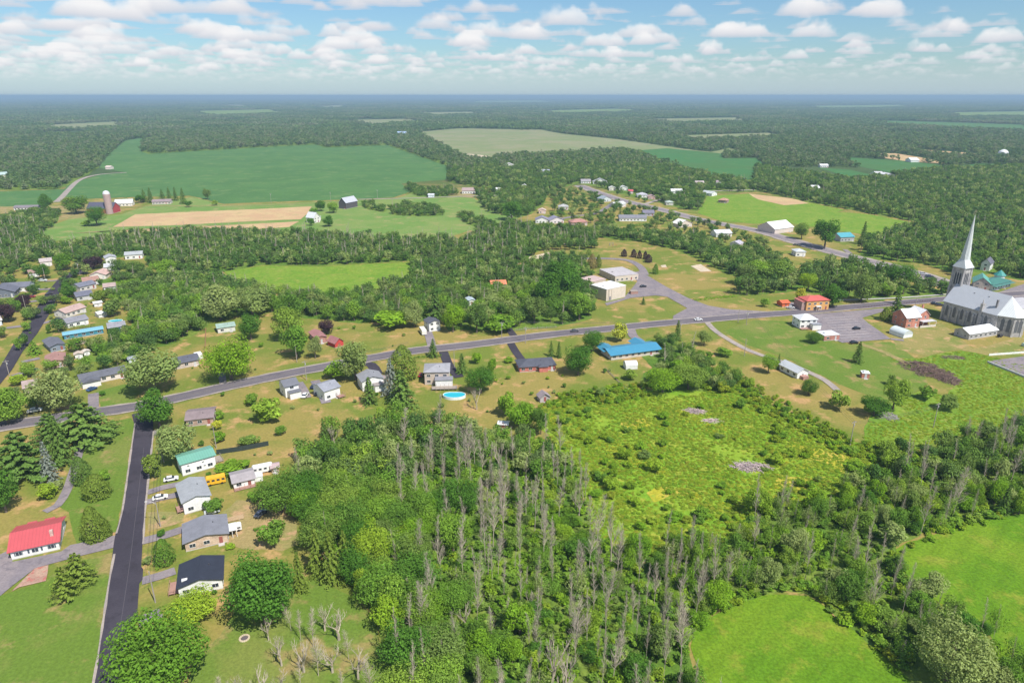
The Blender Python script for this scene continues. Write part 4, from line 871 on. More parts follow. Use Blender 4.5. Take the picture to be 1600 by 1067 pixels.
# ---- village along the highway
V = [((786,262),(804,262),'pale gabled house at the upper left end of the village',(.7,.66,.62),(.6,.58,.56)),((846,271),(859,271),'white house with slate roof in the clearing above the village',WHITE,(.3,.32,.38)),
 ((908,287),(923,287),'white house at the top of the village highway',WHITE,(.3,.28,.3)),((927,288),(949,288),'wide pale house with grey roofs at the top of the village highway',WHITE,(.38,.38,.4)),((952,298),(962,298),'cream domed cottage beside the village highway',(.7,.68,.6),(.6,.6,.56)),
 ((968,298),(981,298),'white cottage with pale roof beside the cream one',WHITE,(.55,.57,.55)),((982,303),(989,303),'small house with a red roof in the village',(.6,.5,.5),(.5,.1,.12)),((996,309),(1012,309),'grey and white house behind the hedge on the village highway',WHITE,(.4,.4,.44)),
 ((1013,312),(1024,312),'reddish house beside the grey and white one',(.5,.35,.32),(.42,.3,.3)),((940,316),(955,315),'teal grey roofed house at the highway bend',(.55,.6,.62),(.28,.33,.37)),((962,325),(978,323),'long pale house below the highway bend',WHITE,(.5,.52,.52)),
 ((837,349),(857,349),'long slate roofed bungalow on the village cross road, left half',WHITE,(.23,.22,.29)),((859,350),(881,349),'long slate roofed bungalow on the village cross road, right half',(.66,.6,.62),(.25,.24,.32)),((893,353),(918,352),'rust red roofed bungalow on the village cross road',(.45,.3,.24),(.38,.2,.17)),
 ((968,346),(1010,346),'wide charcoal roofed house in the village centre',WHITE,(.2,.2,.23)),((1005,338),(1022,338),'dark roofed house right of the wide charcoal one',(.4,.38,.42),(.18,.17,.22)),((1061,356),(1081,354),'white flat roofed hall beside the highway',(.6,.52,.46),(.7,.69,.66)),
 ((1119,371),(1143,370),'white gabled house with pale roof at the highway near the school',WHITE,(.52,.53,.56)),((1140,386),(1155,388),'pale house half under trees below the highway',(.66,.6,.6),(.42,.4,.46)),((1096,305),(1112,307),'tall white house with grey roof beside the green field',WHITE,(.45,.48,.48)),
 ((1116,290),(1130,290),'house with pinkish roof above the green field',WHITE,(.48,.36,.4)),((1087,290),(1100,290),'white gabled house left of the pinkish roofed one',WHITE,(.5,.42,.42)),((1049,303),(1066,303),'low white garage among village trees',WHITE,(.6,.6,.6)),((1041,321),(1052,321),'green grey roofed cottage by the highway trees',(.5,.5,.45),(.36,.42,.37)),
 ((842,334),(853,334),'pinkish cottage on the village cross road',(.66,.5,.45),(.6,.45,.4)),((873,328),(888,328),'grey cottage with pale gable on the village cross road',(.6,.6,.58),(.38,.38,.38)),((1122,317),(1135,318),'brown roofed shed in the green field',(.3,.2,.15),(.42,.25,.18)),((816,294),(823,294),'pale shed by the upper clearing',WHITE,(.6,.6,.58)),
 ((775,300),(783,300),'white shed left of the village woods',WHITE,(.7,.7,.7)),((1282,262),(1294,262),'white cottage in trees left of the strip fields',WHITE,(.7,.7,.7)),((795,340),(801,340),'tiny white garage on the left village edge',WHITE,(.7,.7,.7))]
for a, b_, lb, wc, rc in V: house(lb, a, b_, min(11, 3 + (b_[0] - a[0]) * mpp(a[1]) * .7), 3.4, random.choice(['gable', 'gable', 'gfront', 'hip']), wc, rc, pitch=.42)

# ---- church
def church():
    u = Vector((.405, -.914, 0)).normalized(); a = P(1469, 498); LN = 30.; WD = 17.; hw = 11.; rhh = 9.
    rz = math.atan2(u.y, u.x); n = Vector((-math.sin(rz), math.cos(rz), 0))   # local +y points away to the right
    c = a + u * LN / 2 + n * WD / 2; r = empty('church', c, rz, 'grey stone church with tall pointed silver spire', 'church')
    for t in np.linspace(-.7, .6, 8): q = c + u * LN * t; keep_off(q.x, q.y, WD / 2 + 2)
    st = masonry((.36, .345, .345), (.46, .44, .435), 'limestone', .8); tin = roofing((.46, .48, .52), 'metal'); tinw = roofing((.60, .63, .64), 'metal')
    x0, x1, y0, y1 = -LN / 2, LN / 2, -WD / 2, WD / 2
    m = MB(); m.box(x0, x1, y0, y1, -.1, hw); m.face([(x0, y0, hw), (x0, 0, hw + rhh), (x0, y1, hw)][::-1]); w = m.build('nave', st, r)
    m = MB()
    for i in range(7):
        x = x0 + .5 + (LN - 4) * i / 6
        for y, s in ((y0, -1), (y1, 1)): ya, yb = sorted((y, y + s * .9)); m.box(x - .45, x + .45, ya, yb, 0, hw * .72)
    m.build('buttress', st, r)
    dk = paint((.13, .135, .15), .35, name='leaded_glass')
    for i in range(6):
        x = x0 + .5 + (LN - 4) * (i + .5) / 6
        for y, s in ((y0, -1), (y1, 1)):
            m = MB(); pr = [(x - .75, 3.), (x + .75, 3.), (x + .75, 7.6), (x + .4, 8.6), (x, 9.1), (x - .4, 8.6), (x - .75, 7.6)]; ya, yb = sorted((y + s * .02, y + s * .16)); m.prism(pr, ya, yb)
            m.build('arched_window', dk, r)
            m = MB(); pr2 = [(x - .95, 2.7), (x + .95, 2.7), (x + .95, 7.7), (x + .5, 8.9), (x, 9.45), (x - .5, 8.9), (x - .95, 7.7)]; ya, yb = sorted((y + s * .01, y + s * .09)); m.prism(pr2, ya, yb); m.build('window_surround', masonry((.4, .38, .38), (.46, .44, .44)), r)
    # apse: half octagon
    ap = [(x1, y0 + 1.2), (x1 + 6.5, y0 + 4.2), (x1 + 8.5, 0), (x1 + 6.5, y1 - 4.2), (x1, y1 - 1.2)]
    m = MB()
    for i in range(4): (xa, ya), (xb, yb) = ap[i], ap[i + 1]; m.face([(xa, ya, 0), (xb, yb, 0), (xb, yb, hw), (xa, ya, hw)])
    m.build('apse', st, r)
    for i in range(4):
        (xa, ya), (xb, yb) = ap[i], ap[i + 1]; dx, dy = xb - xa, yb - ya; l = math.hypot(dx, dy); ux, uy = dx / l, dy / l; nx, ny = uy, -ux
        for t in (.3, .7):
            cx, cy = xa + dx * t, ya + dy * t; m = MB()
            pts = [(-.8, 2.4), (.8, 2.4), (.8, 8.3), (0, 9.8), (-.8, 8.3)]; m.face([(cx + ux * p + nx * .08, cy + uy * p + ny * .08, z) for p, z in pts]); m.build('arched_window', dk, r)
        m = MB(); m.tube([(xb, yb, 0), (xb, yb, hw * .85)], [.7, .45], 4); m.build('buttress', masonry((.5, .48, .47), (.55, .53, .52)), r)
    m = MB(); e = .6; k = hw - e * rhh / (WD / 2)
    for s in (-1, 1):
        p = [(x0 - .4, s * (WD / 2 + e), k), (x1 + .0, s * (WD / 2 + e), k), (x1, 0, hw + rhh), (x0 - .4, 0, hw + rhh)]; q = [(v[0], v[1], v[2] + .2) for v in p]
        m.face(q if s < 0 else q[::-1]); m.face(p[::-1] if s < 0 else p); m.face([p[0], p[1], q[1], q[0]]); m.face([p[3], p[0], q[0], q[3]])
    m.build('nave_roof', tin, r)
    m = MB(); m.tube([(-3, -2.4, 17.), (-3, -2.4, 17.9)], .35, 6); m.tube([(5, -2.4, 17.), (5, -2.4, 17.9)], .35, 6); m.build('roof_vent', paint((.3, .3, .32)), r)
    apx = [(x1 - .2, y0 - .6), (x1 + 7.1, y0 + 3.8), (x1 + 9.2, 0), (x1 + 7.1, y1 - 3.8), (x1 - .2, y1 + .6)]; m = MB(); top = (x1 - .2, 0, hw + rhh + .2)
    for i in range(4): m.face([(*apx[i], hw - .3), (*apx[i + 1], hw - .3), top])
    m.face([(*p, hw - .3) for p in apx[::-1]]); m.build('apse_roof', tinw, r)
    for x in (x1 - 9.5,): 
        m = MB(); m.box(x, x + 1.3, y0 - .8, y0 + 1.4, 0, 14.5); m.box(x - .1, x + 1.4, y0 - .9, y0 + 1.5, 14.5, 14.8); m.tube([(x + .6, y0, 14.8), (x + .6, y0, 17.5)], [.45, .05], 5); m.build('chimney', st, r)
        m = MB(); m.box(x + 5.8, x + 6.6, y0 + 2.3, y0 + 3.2, 12.5, 18.); m.build('chimney', masonry((.2, .19, .2), (.24, .23, .24)), r)
    # tower
    T = 6.6; tx = x0 - .6; ty = 2.6; h2 = 29.
    m = MB(); m.box(tx - T/2, tx + T/2, ty - T/2, ty + T/2, -.1, 17); m.box(tx - T/2 + .35, tx + T/2 - .35, ty - T/2 + .35, ty + T/2 - .35, 17, h2)
    m.build('tower', st, r)
    m = MB()
    for sx in (-1, 1):
        for sy in (-1, 1): cx, cy = tx + sx * (T/2 - .1), ty + sy * (T/2 - .1); m.box(cx - .6, cx + .6, cy - .6, cy + .6, 0, 17.5); m.tube([(cx, cy, 17.5), (cx, cy, h2 - .6)], [.75, .5], 4)
    m.build('buttress', masonry((.40, .38, .385), (.5, .47, .47)), r)
    for s, ax in ((-1, 'y'), (1, 'y'), (-1, 'x'), (1, 'x')):
        for k in (-1.3, 0, 1.3):
            m = MB(); pts = [(-.38, 19.2), (.42, 19.2), (.42, 25.2), (0, 26.6), (-.42, 25.2)]; o = T/2 - .35
            if ax == 'y': m.face([(tx + k + p, ty + s * (o + .08), z) for p, z in pts])
            else: m.face([(tx + s * (o + .08), ty + k + p, z) for p, z in pts])
            m.build('belfry_louver', paint((.05, .055, .07), .7, name='dark_louver'), r)
    m = MB(); m.box(tx - T/2 - .15, tx + T/2 + .15, ty - T/2 - .15, ty + T/2 + .15, h2 - .5, h2 + .1); m.build('tower_cornice', masonry((.4, .38, .385), (.45, .43, .43)), r)
    # flared four to eight sided spire
    def ring(R4, R8, z, f):   # f=0 square, 1 octagon
        o = []
        for i in range(8):
            a_ = math.pi / 4 * i + math.pi / 8; 
            c8 = (math.cos(a_) * R8, math.sin(a_) * R8)
            sx = (1 if math.cos(a_) > 0 else -1) ; sy = (1 if math.sin(a_) > 0 else -1)
            c4 = (sx * R4, sy * R4)
            o.append((tx + c4[0] * (1 - f) + c8[0] * f, ty + c4[1] * (1 - f) + c8[1] * f, z))
        return o
    rings = [ring(T/2 + .55, 0, h2 + .1, 0), ring(T/2 - .2, T/2 + .1, h2 + 2.0, .25), ring(T/2 - 1.2, T/2 - 1., h2 + 4.5, .75), ring(0, 2.2, h2 + 7, 1), ring(0, .10, 58.2, 1)]
    m = MB()
    for i in range(len(rings) - 1):
        for j in range(8): q = (j + 1) % 8; m.face([rings[i][j], rings[i][q], rings[i + 1][q], rings[i + 1][j]])
    m.build('spire', roofing((.58, .61, .62), 'metal'), r)
    m = MB(); m.tube([(tx, ty, 58), (tx, ty, 61.2)], .09, 5); m.box(tx - .08, tx + .08, ty - .75, ty + .75, 60.1, 60.3); m.build('cross', paint((.35, .3, .2)), r)
church()
# silo
def silo(px, py, h, rad, label, dome=(.62, .62, .66), body=(.50, .42, .42)):
    p = P(px, py); keep_off(p.x, p.y, rad + 1); r = empty('silo', p, 0, label, 'silo'); m = MB(); m.tube([(0, 0, 0), (0, 0, h)], rad, 16)
    for k in range(1, int(h / 2)): m.tube([(0, 0, k * 2.), (0, 0, k * 2. + .12)], rad + .05, 16)
    m.build('silo_body', paint(body), r); m = MB(); m.tube([(0, 0, h), (0, 0, h + rad * .55), (0, 0, h + rad * .85), (0, 0, h + rad)], [rad, rad * .85, rad * .5, .1], 16); m.build('silo_dome', roofing(dome, 'metal'), r)
silo(172, 334, 21, 3.6, 'tall silo with pale dome beside the red barn', body=(.42, .30, .29))
silo(1566, 246, 6, 10, 'wide white dome in the far right fields', (.75, .75, .76), (.7, .7, .7))

# ================================================================ cars and other vehicles
def car_mesh():
    prof = [(-2.2, .35), (-2.25, .75), (-1.9, .92), (-1.45, 1.0), (1.0, .98), (1.9, .86), (2.2, .62), (2.2, .33)]
    m = MB(); m.prism(prof, -.86, .86); return m.mesh('body')
def cabin():
    m = MB(); b0 = [(-1.75, .95), (1.05, .95), (.35, 1.45), (-1.2, 1.45)]; a = len(m.v)
    lo = [(-1.75, -.8), (1.05, -.8), (1.05, .8), (-1.75, .8)]; hi = [(-1.2, -.66), (.3, -.66), (.3, .66), (-1.2, .66)]
    for i in range(4): j = (i + 1) % 4; m.face([(*lo[i], .97), (*lo[j], .97), (*hi[j], 1.42), (*hi[i], 1.42)])
    return m.mesh('windows')
def croof(): m = MB(); m.box(-1.22, .32, -.67, .67, 1.42, 1.47); return m.mesh('car_roof')
def wheel(): m = MB(); m.tube([(0, -.11, 0), (0, .11, 0)], .33, 12); return m.mesh('wheel')
CM = [car_mesh(), cabin(), croof(), wheel()]; m_ = MB(); m_.box(-.03, .03, -.18, .18, -.08, .08); CM.append(m_.mesh('headlight'))
M_rub = paint((.02, .02, .02), .8, name='tyre_rubber'); M_lamp = paint((.75, .75, .7), .2, name='lamp_glass')
base_p = paint((.7, .7, .7), .25, name='car_paint')
CM[0].materials.append(base_p); CM[1].materials.append(glass()); CM[2].materials.append(base_p); CM[3].materials.append(M_rub); CM[4].materials.append(M_lamp)
def carpaint(c):
    k = ('car', c)
    if k not in MATS:
        m, b = newmat('car_paint'); finish(b, c, .25, .0, .6); MATS[k] = m
    return MATS[k]
def car(px, py, ang, col, label, z=.26, s=1.):
    p = P(px, py); p.z = z; r = empty('parked_car', p, ang, label, 'car'); r.scale = (s, s, s); keep_off(p.x, p.y, 2.5)
    c = carpaint(col); inst('body', CM[0], r, c); inst('windows', CM[1], r); inst('car_roof', CM[2], r, c)
    for x in (-1.4, 1.4):
        for y in (-.8, .8): inst('wheel', CM[3], r, None, (x, y, .33))
    for y in (-.6, .6): inst('headlight', CM[4], r, None, (2.2, y, .68))
a0 = math.atan2(.415, .91); W_ = (.8, .8, .8); K_ = (.02, .02, .025)
car(268,751,a0,W_,'white car parked in the upper of two drives beside the teal roofed house'); car(251,780,a0,W_,'white car parked in the lower of the two drives')
car(332,802,a0,(.5,.53,.56),'silver car parked between two grey roofed houses'); car(477,620,1.5,(.8,.8,.78),'white car in the drive of the narrow two storey house',s=1.1)
car(491,606,1.3,(.03,.04,.09),'dark blue car in the drive beside the red decked house'); car(497,617,1.3,(.025,.025,.03),'black car behind the dark blue one')
car(898,519,.17,(.10,.10,.12),'dark car driving on the main road near the large dark tree'); car(1091,501,.1,W_,'white car driving on the main road before the school')
car(1338,515,.25,K_,'black car parked in the middle of the church parking lot'); car(1334,537,.15,K_,'black car at the lower edge of the church parking lot')
car(51,580,.2,(.02,.035,.09),'dark blue car in the drive beside the pink brick house'); car(144,610,1.2,(.04,.10,.25),'blue car before the white ranch house garage')
car(50,465,.1,(.35,.05,.06),'red car parked off the left street'); car(54,454,.15,W_,'white van beside the left street',s=1.25); car(67,440,.3,(.7,.72,.7),'pale boat like car on the drive near the street bend',s=1.2)
car(77,461,1.15,(.05,.04,.05),'small dark car standing on the left street'); car(69,473,1.15,(.04,.04,.05),'dark car with white bumper on the left street kerb')
car(1236,482,-.4,W_,'white car in front of the small orange red shed'); car(91,501,.1,K_,'black car beside the white and pinkish house'); car(55,644,.5,(.78,.78,.78),'white pickup under the maple at the main road',s=1.15)
car(1460,476,-.1,K_,'black car parked beside the church front'); car(1468,478,-.1,(.04,.04,.07),'second dark car parked nearest to the church front'); car(1442,430,-.35,(.6,.6,.62),'silver pickup at the highway lot',s=1.3); car(1452,434,-.3,(.05,.06,.09),'dark pickup beside the silver pickup',s=1.3)
car(1348,411,-.3,(.6,.6,.6),'grey car on the highway behind the trees'); car(1243,384,-.4,(.05,.05,.05),'dark car on the highway near the white barn'); car(658,588,1.5,(.35,.04,.04),'dark red car under the trees beside the large pale house')
car(383,816,.6,(.15,.17,.2),'dark car in the bare yard under the trees') if False else None
car(408,805,1.2,(.10,.12,.16),'dark car standing in the bare dirt yard'); car(456,792,.4,(.6,.6,.62),'light car half under the trees of the bare dirt yard')
car(878,280,.2,W_,'white truck in the upper village clearing',s=1.6); car(1005,449,.2,K_,'black car parked beside the school bin')
def box_vehicle(px, py, ang, L, Wd, Hh, col, name, label, cat, band=None):
    p = P(px, py); p.z = .05; r = empty(name, p, ang, label, cat); keep_off(p.x, p.y, L / 2)
    m = MB(); m.prism([(-L/2, .5), (L/2, .5), (L/2, Hh - .3), (L/2 - .3, Hh), (-L/2 + .3, Hh), (-L/2, Hh - .3)], -Wd/2, Wd/2); m.build('body', paint(col, .4, name='vehicle_paint'), r)
    m = MB()
    n = max(2, int(L / 1.5))
    for i in range(n): x = -L/2 + L * (i + .5) / n; m.box(x - .45, x + .45, -Wd/2 - .03, Wd/2 + .03, Hh * .55, Hh * .8)
    m.build('windows', glass(), r)
    for x in (-L * .3, L * .3):
        for y in (-Wd/2 + .1, Wd/2 - .1): inst('wheel', CM[3], r, None, (x, y, .35), 0, (1.2, 1.2, 1.2))
box_vehicle(338,755,a0,6.,2.4,2.7,(.75,.42,.03),'school_bus','small yellow school bus behind the pale grey roofed house','bus')
box_vehicle(411,737,a0,6.5,2.4,2.6,(.76,.76,.75),'travel_trailer','white travel trailer next to the small cottage','trailer')
box_vehicle(365,829,a0,4.6,2.2,1.9,(.78,.78,.78),'travel_trailer','short white camper behind the tan brick house','trailer')
box_vehicle(661,521,1.9,7.5,2.5,2.9,(.74,.72,.66),'travel_trailer','cream camper beside the roadside two storey house','trailer')
box_vehicle(1378,422,-.3,10,2.6,3.4,(.7,.7,.72),'box_truck','white box truck on the highway lot behind trees','truck')
# flat lumber rack and white barrels
p = P(364,812); r = empty('lumber_stack', p, a0, 'long stack of lumber behind the tan brick house', 'lumber'); m = MB()
for k in range(9): m.box(-3 + random.uniform(-.2, .2), 3 + random.uniform(-.2, .2), -1 + k * .22, -.82 + k * .22, .3 + .1 * (k % 3), .42 + .1 * (k % 3))
m.build('board', paint((.45, .33, .2)), r); sub(r, 'bearer', M_woodg, (-2, -1.7, -1.1, 1.1, 0, .3), (1.7, 2, -1.1, 1.1, 0, .3))
# boat on trailer by the street bend
p = P(1566,528); 
def tank(px, py, col, label):
    q = P(px, py); r = empty('storage_tank', q, .3, label, 'tank'); m = MB(); m.tube([(-1.1, 0, 1.1), (1.1, 0, 1.1)], .85, 12); m.build('tank_body', paint(col), r); sub(r, 'stand', M_woodg, (-.8, -.6, -.6, .6, 0, .4), (.6, .8, -.6, .6, 0, .4)); keep_off(q.x, q.y, 2)
tank(1562,527,(.04,.04,.045),'black round tank beside the stone sacristy'); tank(1600,541,(.5,.6,.55),'pale green tank at the right edge by the church'); 
# school bin
p = P(990,459); r = empty('wood_bin', p, .2, 'brown waste container in the school yard', 'container'); sub(r, 'bin_body', M_wood, (-2.4, 2.4, -1.5, 1.5, 0, 1.9)); sub(r, 'bin_lid', M_woodg, (-2.45, 2.45, -1.6, 0, 1.9, 2.05), (-2.4, 2.4, .1, 1.55, 1.9, 2.0)); keep_off(p.x, p.y, 3)
# pools
M_water, b_ = newmat('pool_water'); finish(b_, (.03, .42, .52), .08, 0, .5)
def pool(px, py, rx, ry, ang, label, fig8=False):
    p = P(px, py); r = empty('swimming_pool', p, ang, label, 'pool'); keep_off(p.x, p.y, max(rx, ry) + 1)
    def rim(m, z0, z1, g, thick):
        N = 28; pts = []
        for i in range(N):
            a = 6.283 * i / N; k = 1 - (.28 * max(0, math.cos(a - 1.57)) ** 4 if fig8 else 0); pts.append((math.cos(a) * (rx + g) * k, math.sin(a) * (ry + g) * k))
        return pts
    o = rim(None, 0, 0, .25, 0); i_ = rim(None, 0, 0, 0, 0); m = MB(); N = len(o)
    for k in range(N):
        j = (k + 1) % N; m.face([(*o[k], 0), (*o[j], 0), (*o[j], 1.2), (*o[k], 1.2)]); m.face([(*o[k], 1.2), (*o[j], 1.2), (*i_[j], 1.2), (*i_[k], 1.2)]); m.face([(*i_[k], 1.2), (*i_[j], 1.2), (*i_[j], .8), (*i_[k], .8)])
    m.build('pool_wall', paint((.68, .72, .72), .5), r); m = MB(); m.face([(*q, 1.0) for q in i_]); m.build('water', M_water, r)
pool(710,620,4.6,3.2,.0,'turquoise kidney shaped above ground pool behind the large pale house', True); pool(181,504,3.6,2.2,.15,'bright blue oval pool beyond the sky blue roof'); pool(741,486,2.2,1.4,.2,'small pale blue pool glimpsed between the tall trees')
# fire pit
p = P(382,997); r = empty('fire_pit', p, 0, 'round stone fire pit ring on the lawn', 'fire pit'); m = MB()
for k in range(16): a = 6.283 * k / 16; m.tube([(math.cos(a) * 1.05, math.sin(a) * 1.05, 0), (math.cos(a) * 1.05, math.sin(a) * 1.05, .28)], [.26, .2], 6)
m.build('stone', G_sand, r); m = MB(); m.tube([(0, 0, 0), (0, 0, .06)], .85, 16); m.build('ash_bed', paint((.12, .10, .10)), r)

# utility poles
M_pole = paint((.34, .30, .27), .9, name='pole_wood')
def pole_parts(r, h, arm=True, lamp=False):
    m = MB(); m.tube([(0, 0, -.1), (0, 0, h)], [.17, .11], 8); m.build('pole', M_pole, r)
    if arm: 
        q = sub(r, 'crossarm', M_pole, (-1.2, 1.2, -.06, .06, h - .75, h - .6)); m = MB()
        for x in (-1.05, -.4, .4, 1.05): m.tube([(x, 0, h - .6), (x, 0, h - .42)], .06, 6)
        m.build('insulator', paint((.4, .42, .42)), q)
    m = MB(); m.tube([(.28, 0, h - 2.1), (.28, 0, h - 1.3)], .2, 8); 
    if arm: m.build('transformer', paint((.45, .46, .48)), r)
    if lamp: m = MB(); m.tube([(0, 0, h - 1.6), (-1.2, .2, h - 1.0), (-2.6, .4, h - .9)], .05, 5); m.box(-3.2, -2.5, .28, .52, h - 1., h - .85); m.build('lamp_arm', paint((.6, .6, .6)), r)
POLES = [(256,722,10,0,0,.4,'utility pole beside the grey green willow on the side street'),(251,823,9.5,0,1,.1,'street lamp pole on the verge of the side street'),(243,941,9.5,0,0,.4,'leaning pole nearest the black roofed house'),
 (464,566,9,0,0,.6,'pole on the north verge left of the red brick house'),(479,594,9.5,1,0,.6,'pole with crossarm on the south verge before the white houses'),(1328,696,10,1,0,.5,'pole with crossarm at the edge of the hedgerow'),(1458,668,10.5,1,0,.4,'pole with crossarm in the tall grass on the right'),
 (710,574,9,0,0,.5,'pole beside the black driveway of the large pale house'),(1153,504,8,0,0,.2,'short pole at the gravel driveway mouth'),(1166,508,8,1,0,.2,'pole with crossarm at the gravel driveway mouth'),(1163,556,9,0,0,.2,'pole alone beside the gravel driveway'),
 (1062,528,9,1,0,.2,'pole on the road verge near the blue roof'),(41,486,9.5,0,0,.6,'leaning pale pole on the left street'),(71,438,9,0,0,.6,'pole at the bend of the left street'),(15,588,8,1,0,.6,'pole with crossarm at the left street foot'),
 (784,528,9,1,0,.4,'pole on the verge above the black bungalow drive'),(821,536,9,1,0,.3,'pole in front of the brick bungalow'),(1428,488,9,1,0,.3,'pole behind the rectory chimney'),(338,700,9,0,0,.2,'slender pole at the fence of the bushy yard'),
 (424,318,12,1,0,.1,'pole at the crop field edge left of the farmhouse'),(517,316,12,1,0,.1,'pole at the crop field edge above the farmhouse'),(590,312,12,1,0,.1,'pole at the crop field edge right of the barn'),(124,430,9,1,0,.1,'pole beyond the street bend under the purple tree'),(1413,436,10,1,0,.2,'pole at the highway lot')]
for px, py, h, arm, lamp, rz, lb in POLES:
    p = P(px, py); r = empty('street_lamp' if lamp else 'utility_pole', p, rz, lb, 'street lamp' if lamp else 'utility pole'); pole_parts(r, h, arm, lamp)
# wires strung between neighbouring poles
def wires(a, b_, h, label):
    A_, B_ = P(*a), P(*b_); n_ = Vector((-(B_ - A_).y, (B_ - A_).x, 0)).normalized()
    r = empty('power_line', A_, 0, label, 'power line')
    for o_ in (-.9, 0, .9):
        m = MB(); m.tube([(A_ + (B_ - A_) * t - A_) + n_ * o_ + Vector((0, 0, h - 4 * .9 * t * (1 - t))) for t in np.linspace(0, 1, 9)], .03, 3, False); m.build('wire', paint((.06, .06, .065), .6, name='wire'), r)
for a, b_, lb in (((479,594),(640,563),'wires over the south verge of the main road before the white houses'),((784,528),(1062,528),'wires along the verge past the brick bungalow'),((1328,696),(1458,668),'wires between the two hedgerow poles'),((1328,696),(1166,508),'wires from the hedgerow pole to the gravel drive'),((256,722),(251,823),'wires beside the upper part of the side street'),((251,823),(243,941),'wires beside the lower part of the side street')):
    wires(a, b_, 9.2, lb)
# fences
def fence(pts, h, mat, label, posts=2.4, solid=True, th=.04):
    g = [P(*p) for p in pts]; r = empty('fence', g[0], 0, label, 'fence'); m = MB(); mp = MB()
    for a, b_ in zip(g, g[1:]):
        a = a - g[0]; b2 = b_ - g[0]; d = b2 - a; L = d.length; nn = Vector((-d.y, d.x, 0)).normalized() * th
        for z0, z1 in (((.1, h),) if solid else ((h - .5, h - .38), (h - 1., h - .88))):
            q = [a - nn, b2 - nn, b2 + nn, a + nn]
            lo = [(p.x, p.y, z0) for p in q]; hi = [(p.x, p.y, z1) for p in q]; m.face(hi)
            for i in range(4): j = (i + 1) % 4; m.face([lo[i], lo[j], hi[j], hi[i]])
        for k in range(int(L / posts) + 1): p = a + d * (k * posts / L); mp.tube([(p.x, p.y, 0), (p.x, p.y, h + .12)], .07, 5)
    m.build('fence_panel', mat, r); mp.build('fence_post', mat, r)
fence([(339,710),(380,704),(420,696)], 1.9, paint((.035, .05, .045), .8, name='dark_fence'), 'dark screen fence behind the teal roofed house')
fence([(322,516),(321,545)], 1.8, paint((.45, .24, .14)), 'reddish brown board fence beside the long dark roofed bungalow')
fence([(113,540),(140,536),(152,533)], 1.8, M_woodg, 'low board fence beside the charcoal gabled house')
fence([(945,576),(975,606),(992,616)], 1.1, M_woodg, 'thin rail fence along the yard of the blue roofed house', 2.5, False)
fence([(1545,556),(1600,552),(1660,546)], 1.1, paint((.75, .75, .74)), 'long white barrier behind the concrete pad at the right edge')
fence([(1543,567),(1600,590),(1660,616)], 1., paint((.5, .5, .5)), 'grey low wall on the near side of the concrete pad', th=.25)
fence([(0,660),(30,654),(70,648)], 1.2, paint((.08, .08, .08)), 'dark rail fence along the verge at the far left of the main road', 2.5, False)
fence([(805,517),(840,514),(870,512)], 1.3, M_woodg, 'wire fence along the verge before the dark trees', 2.5, False)
fence([(1340,482),(1400,476),(1460,470)], 1.0, paint((.12, .05, .05)), 'dark red rail along the far side of the road by the church', 2., False)
# log and brush piles
def pile(px, py, n, rx, ry, h, L, rad, col, label, ang, spread=.5, var=.4):
    p = P(px, py); m = MB(); keep_off(p.x, p.y, max(rx, ry) * .7)
    for i in range(n):
        a = random.uniform(0, 6.28); q = random.random() ** .5; x, y = math.cos(a) * q * rx, math.sin(a) * q * ry; z = random.uniform(0, h) * (1 - q * q) + rad
        d = ang + random.gauss(0, spread); l = L * random.uniform(1 - var, 1 + var) / 2; t = random.gauss(0, .25) * l * .5
        m.tube([(x - math.cos(d) * l, y - math.sin(d) * l, max(.02, z - t)), (x + math.cos(d) * l, y + math.sin(d) * l, max(.05, z + t))], [rad * random.uniform(.7, 1.2), rad * .6], 5)
    o = m.build('log_pile', paint(col, .9, var=.35, name='cut_wood'), None); o.location = p; tag(o, label, 'log pile')
pile(1173,730,170,6.8,2.7,1.1,3.2,.10,(.50,.40,.40),'large pile of pale grey sticks in the middle of the weedy meadow',2.1)
pile(1085,643,90,4.0,2.2,.8,2.8,.09,(.48,.38,.37),'pile of grey sticks at the top of the weedy meadow',2.3); pile(1112,658,70,3.6,1.8,.7,2.4,.09,(.50,.39,.37),'smaller stick pile just right of the upper stick pile',.2)
pile(1480,592,260,5,7,1.,2.4,.12,(.17,.115,.095),'near half of the dark brown brush heap in the tall grass',1.2,1.5); pile(1437,573,280,9,7.5,1.1,2.4,.12,(.18,.12,.10),'far half of the dark brown brush heap beside the dirt track',1.2,1.5); pile(1458,583,300,9,7,1.2,2.4,.12,(.165,.11,.09),'middle of the dark brown brush heap in the tall grass',1.2,1.5)
pile(1489,559,80,6,2.4,.7,2.2,.1,(.2,.14,.12),'small brown brush heap above the big heap',1.4,1.2)
pile(1385,650,70,4,4,.8,2.6,.1,(.35,.32,.32),'grey branch pile under the trees by the hedgerow pole',1.4,1.5)
# yard goods: chairs, playset
def playset(px, py, label, col):
    p = P(px, py); r = empty('swing_set', p, .3, label, 'swing set'); m = MB()
    for x in (-1.6, 1.6):
        for y in (-.9, .9): m.tube([(x, y, 0), (x, 0, 2.2)], .06, 5)
    m.build('leg', paint(col), r); m = MB(); m.tube([(-1.7, 0, 2.2), (1.7, 0, 2.2)], .06, 5); m.build('top_bar', paint(col), r); sub(r, 'seat', M_woodg, (-.8, -.3, -.12, .12, .5, .55), (.3, .8, -.12, .12, .5, .55))
playset(415,655,'small metal swing set under the round tree', (.4, .4, .42)); playset(960,386,'red swing set on the school lawn', (.5, .1, .08)); playset(955,384,'blue swing set on the school lawn', (.1, .15, .4))

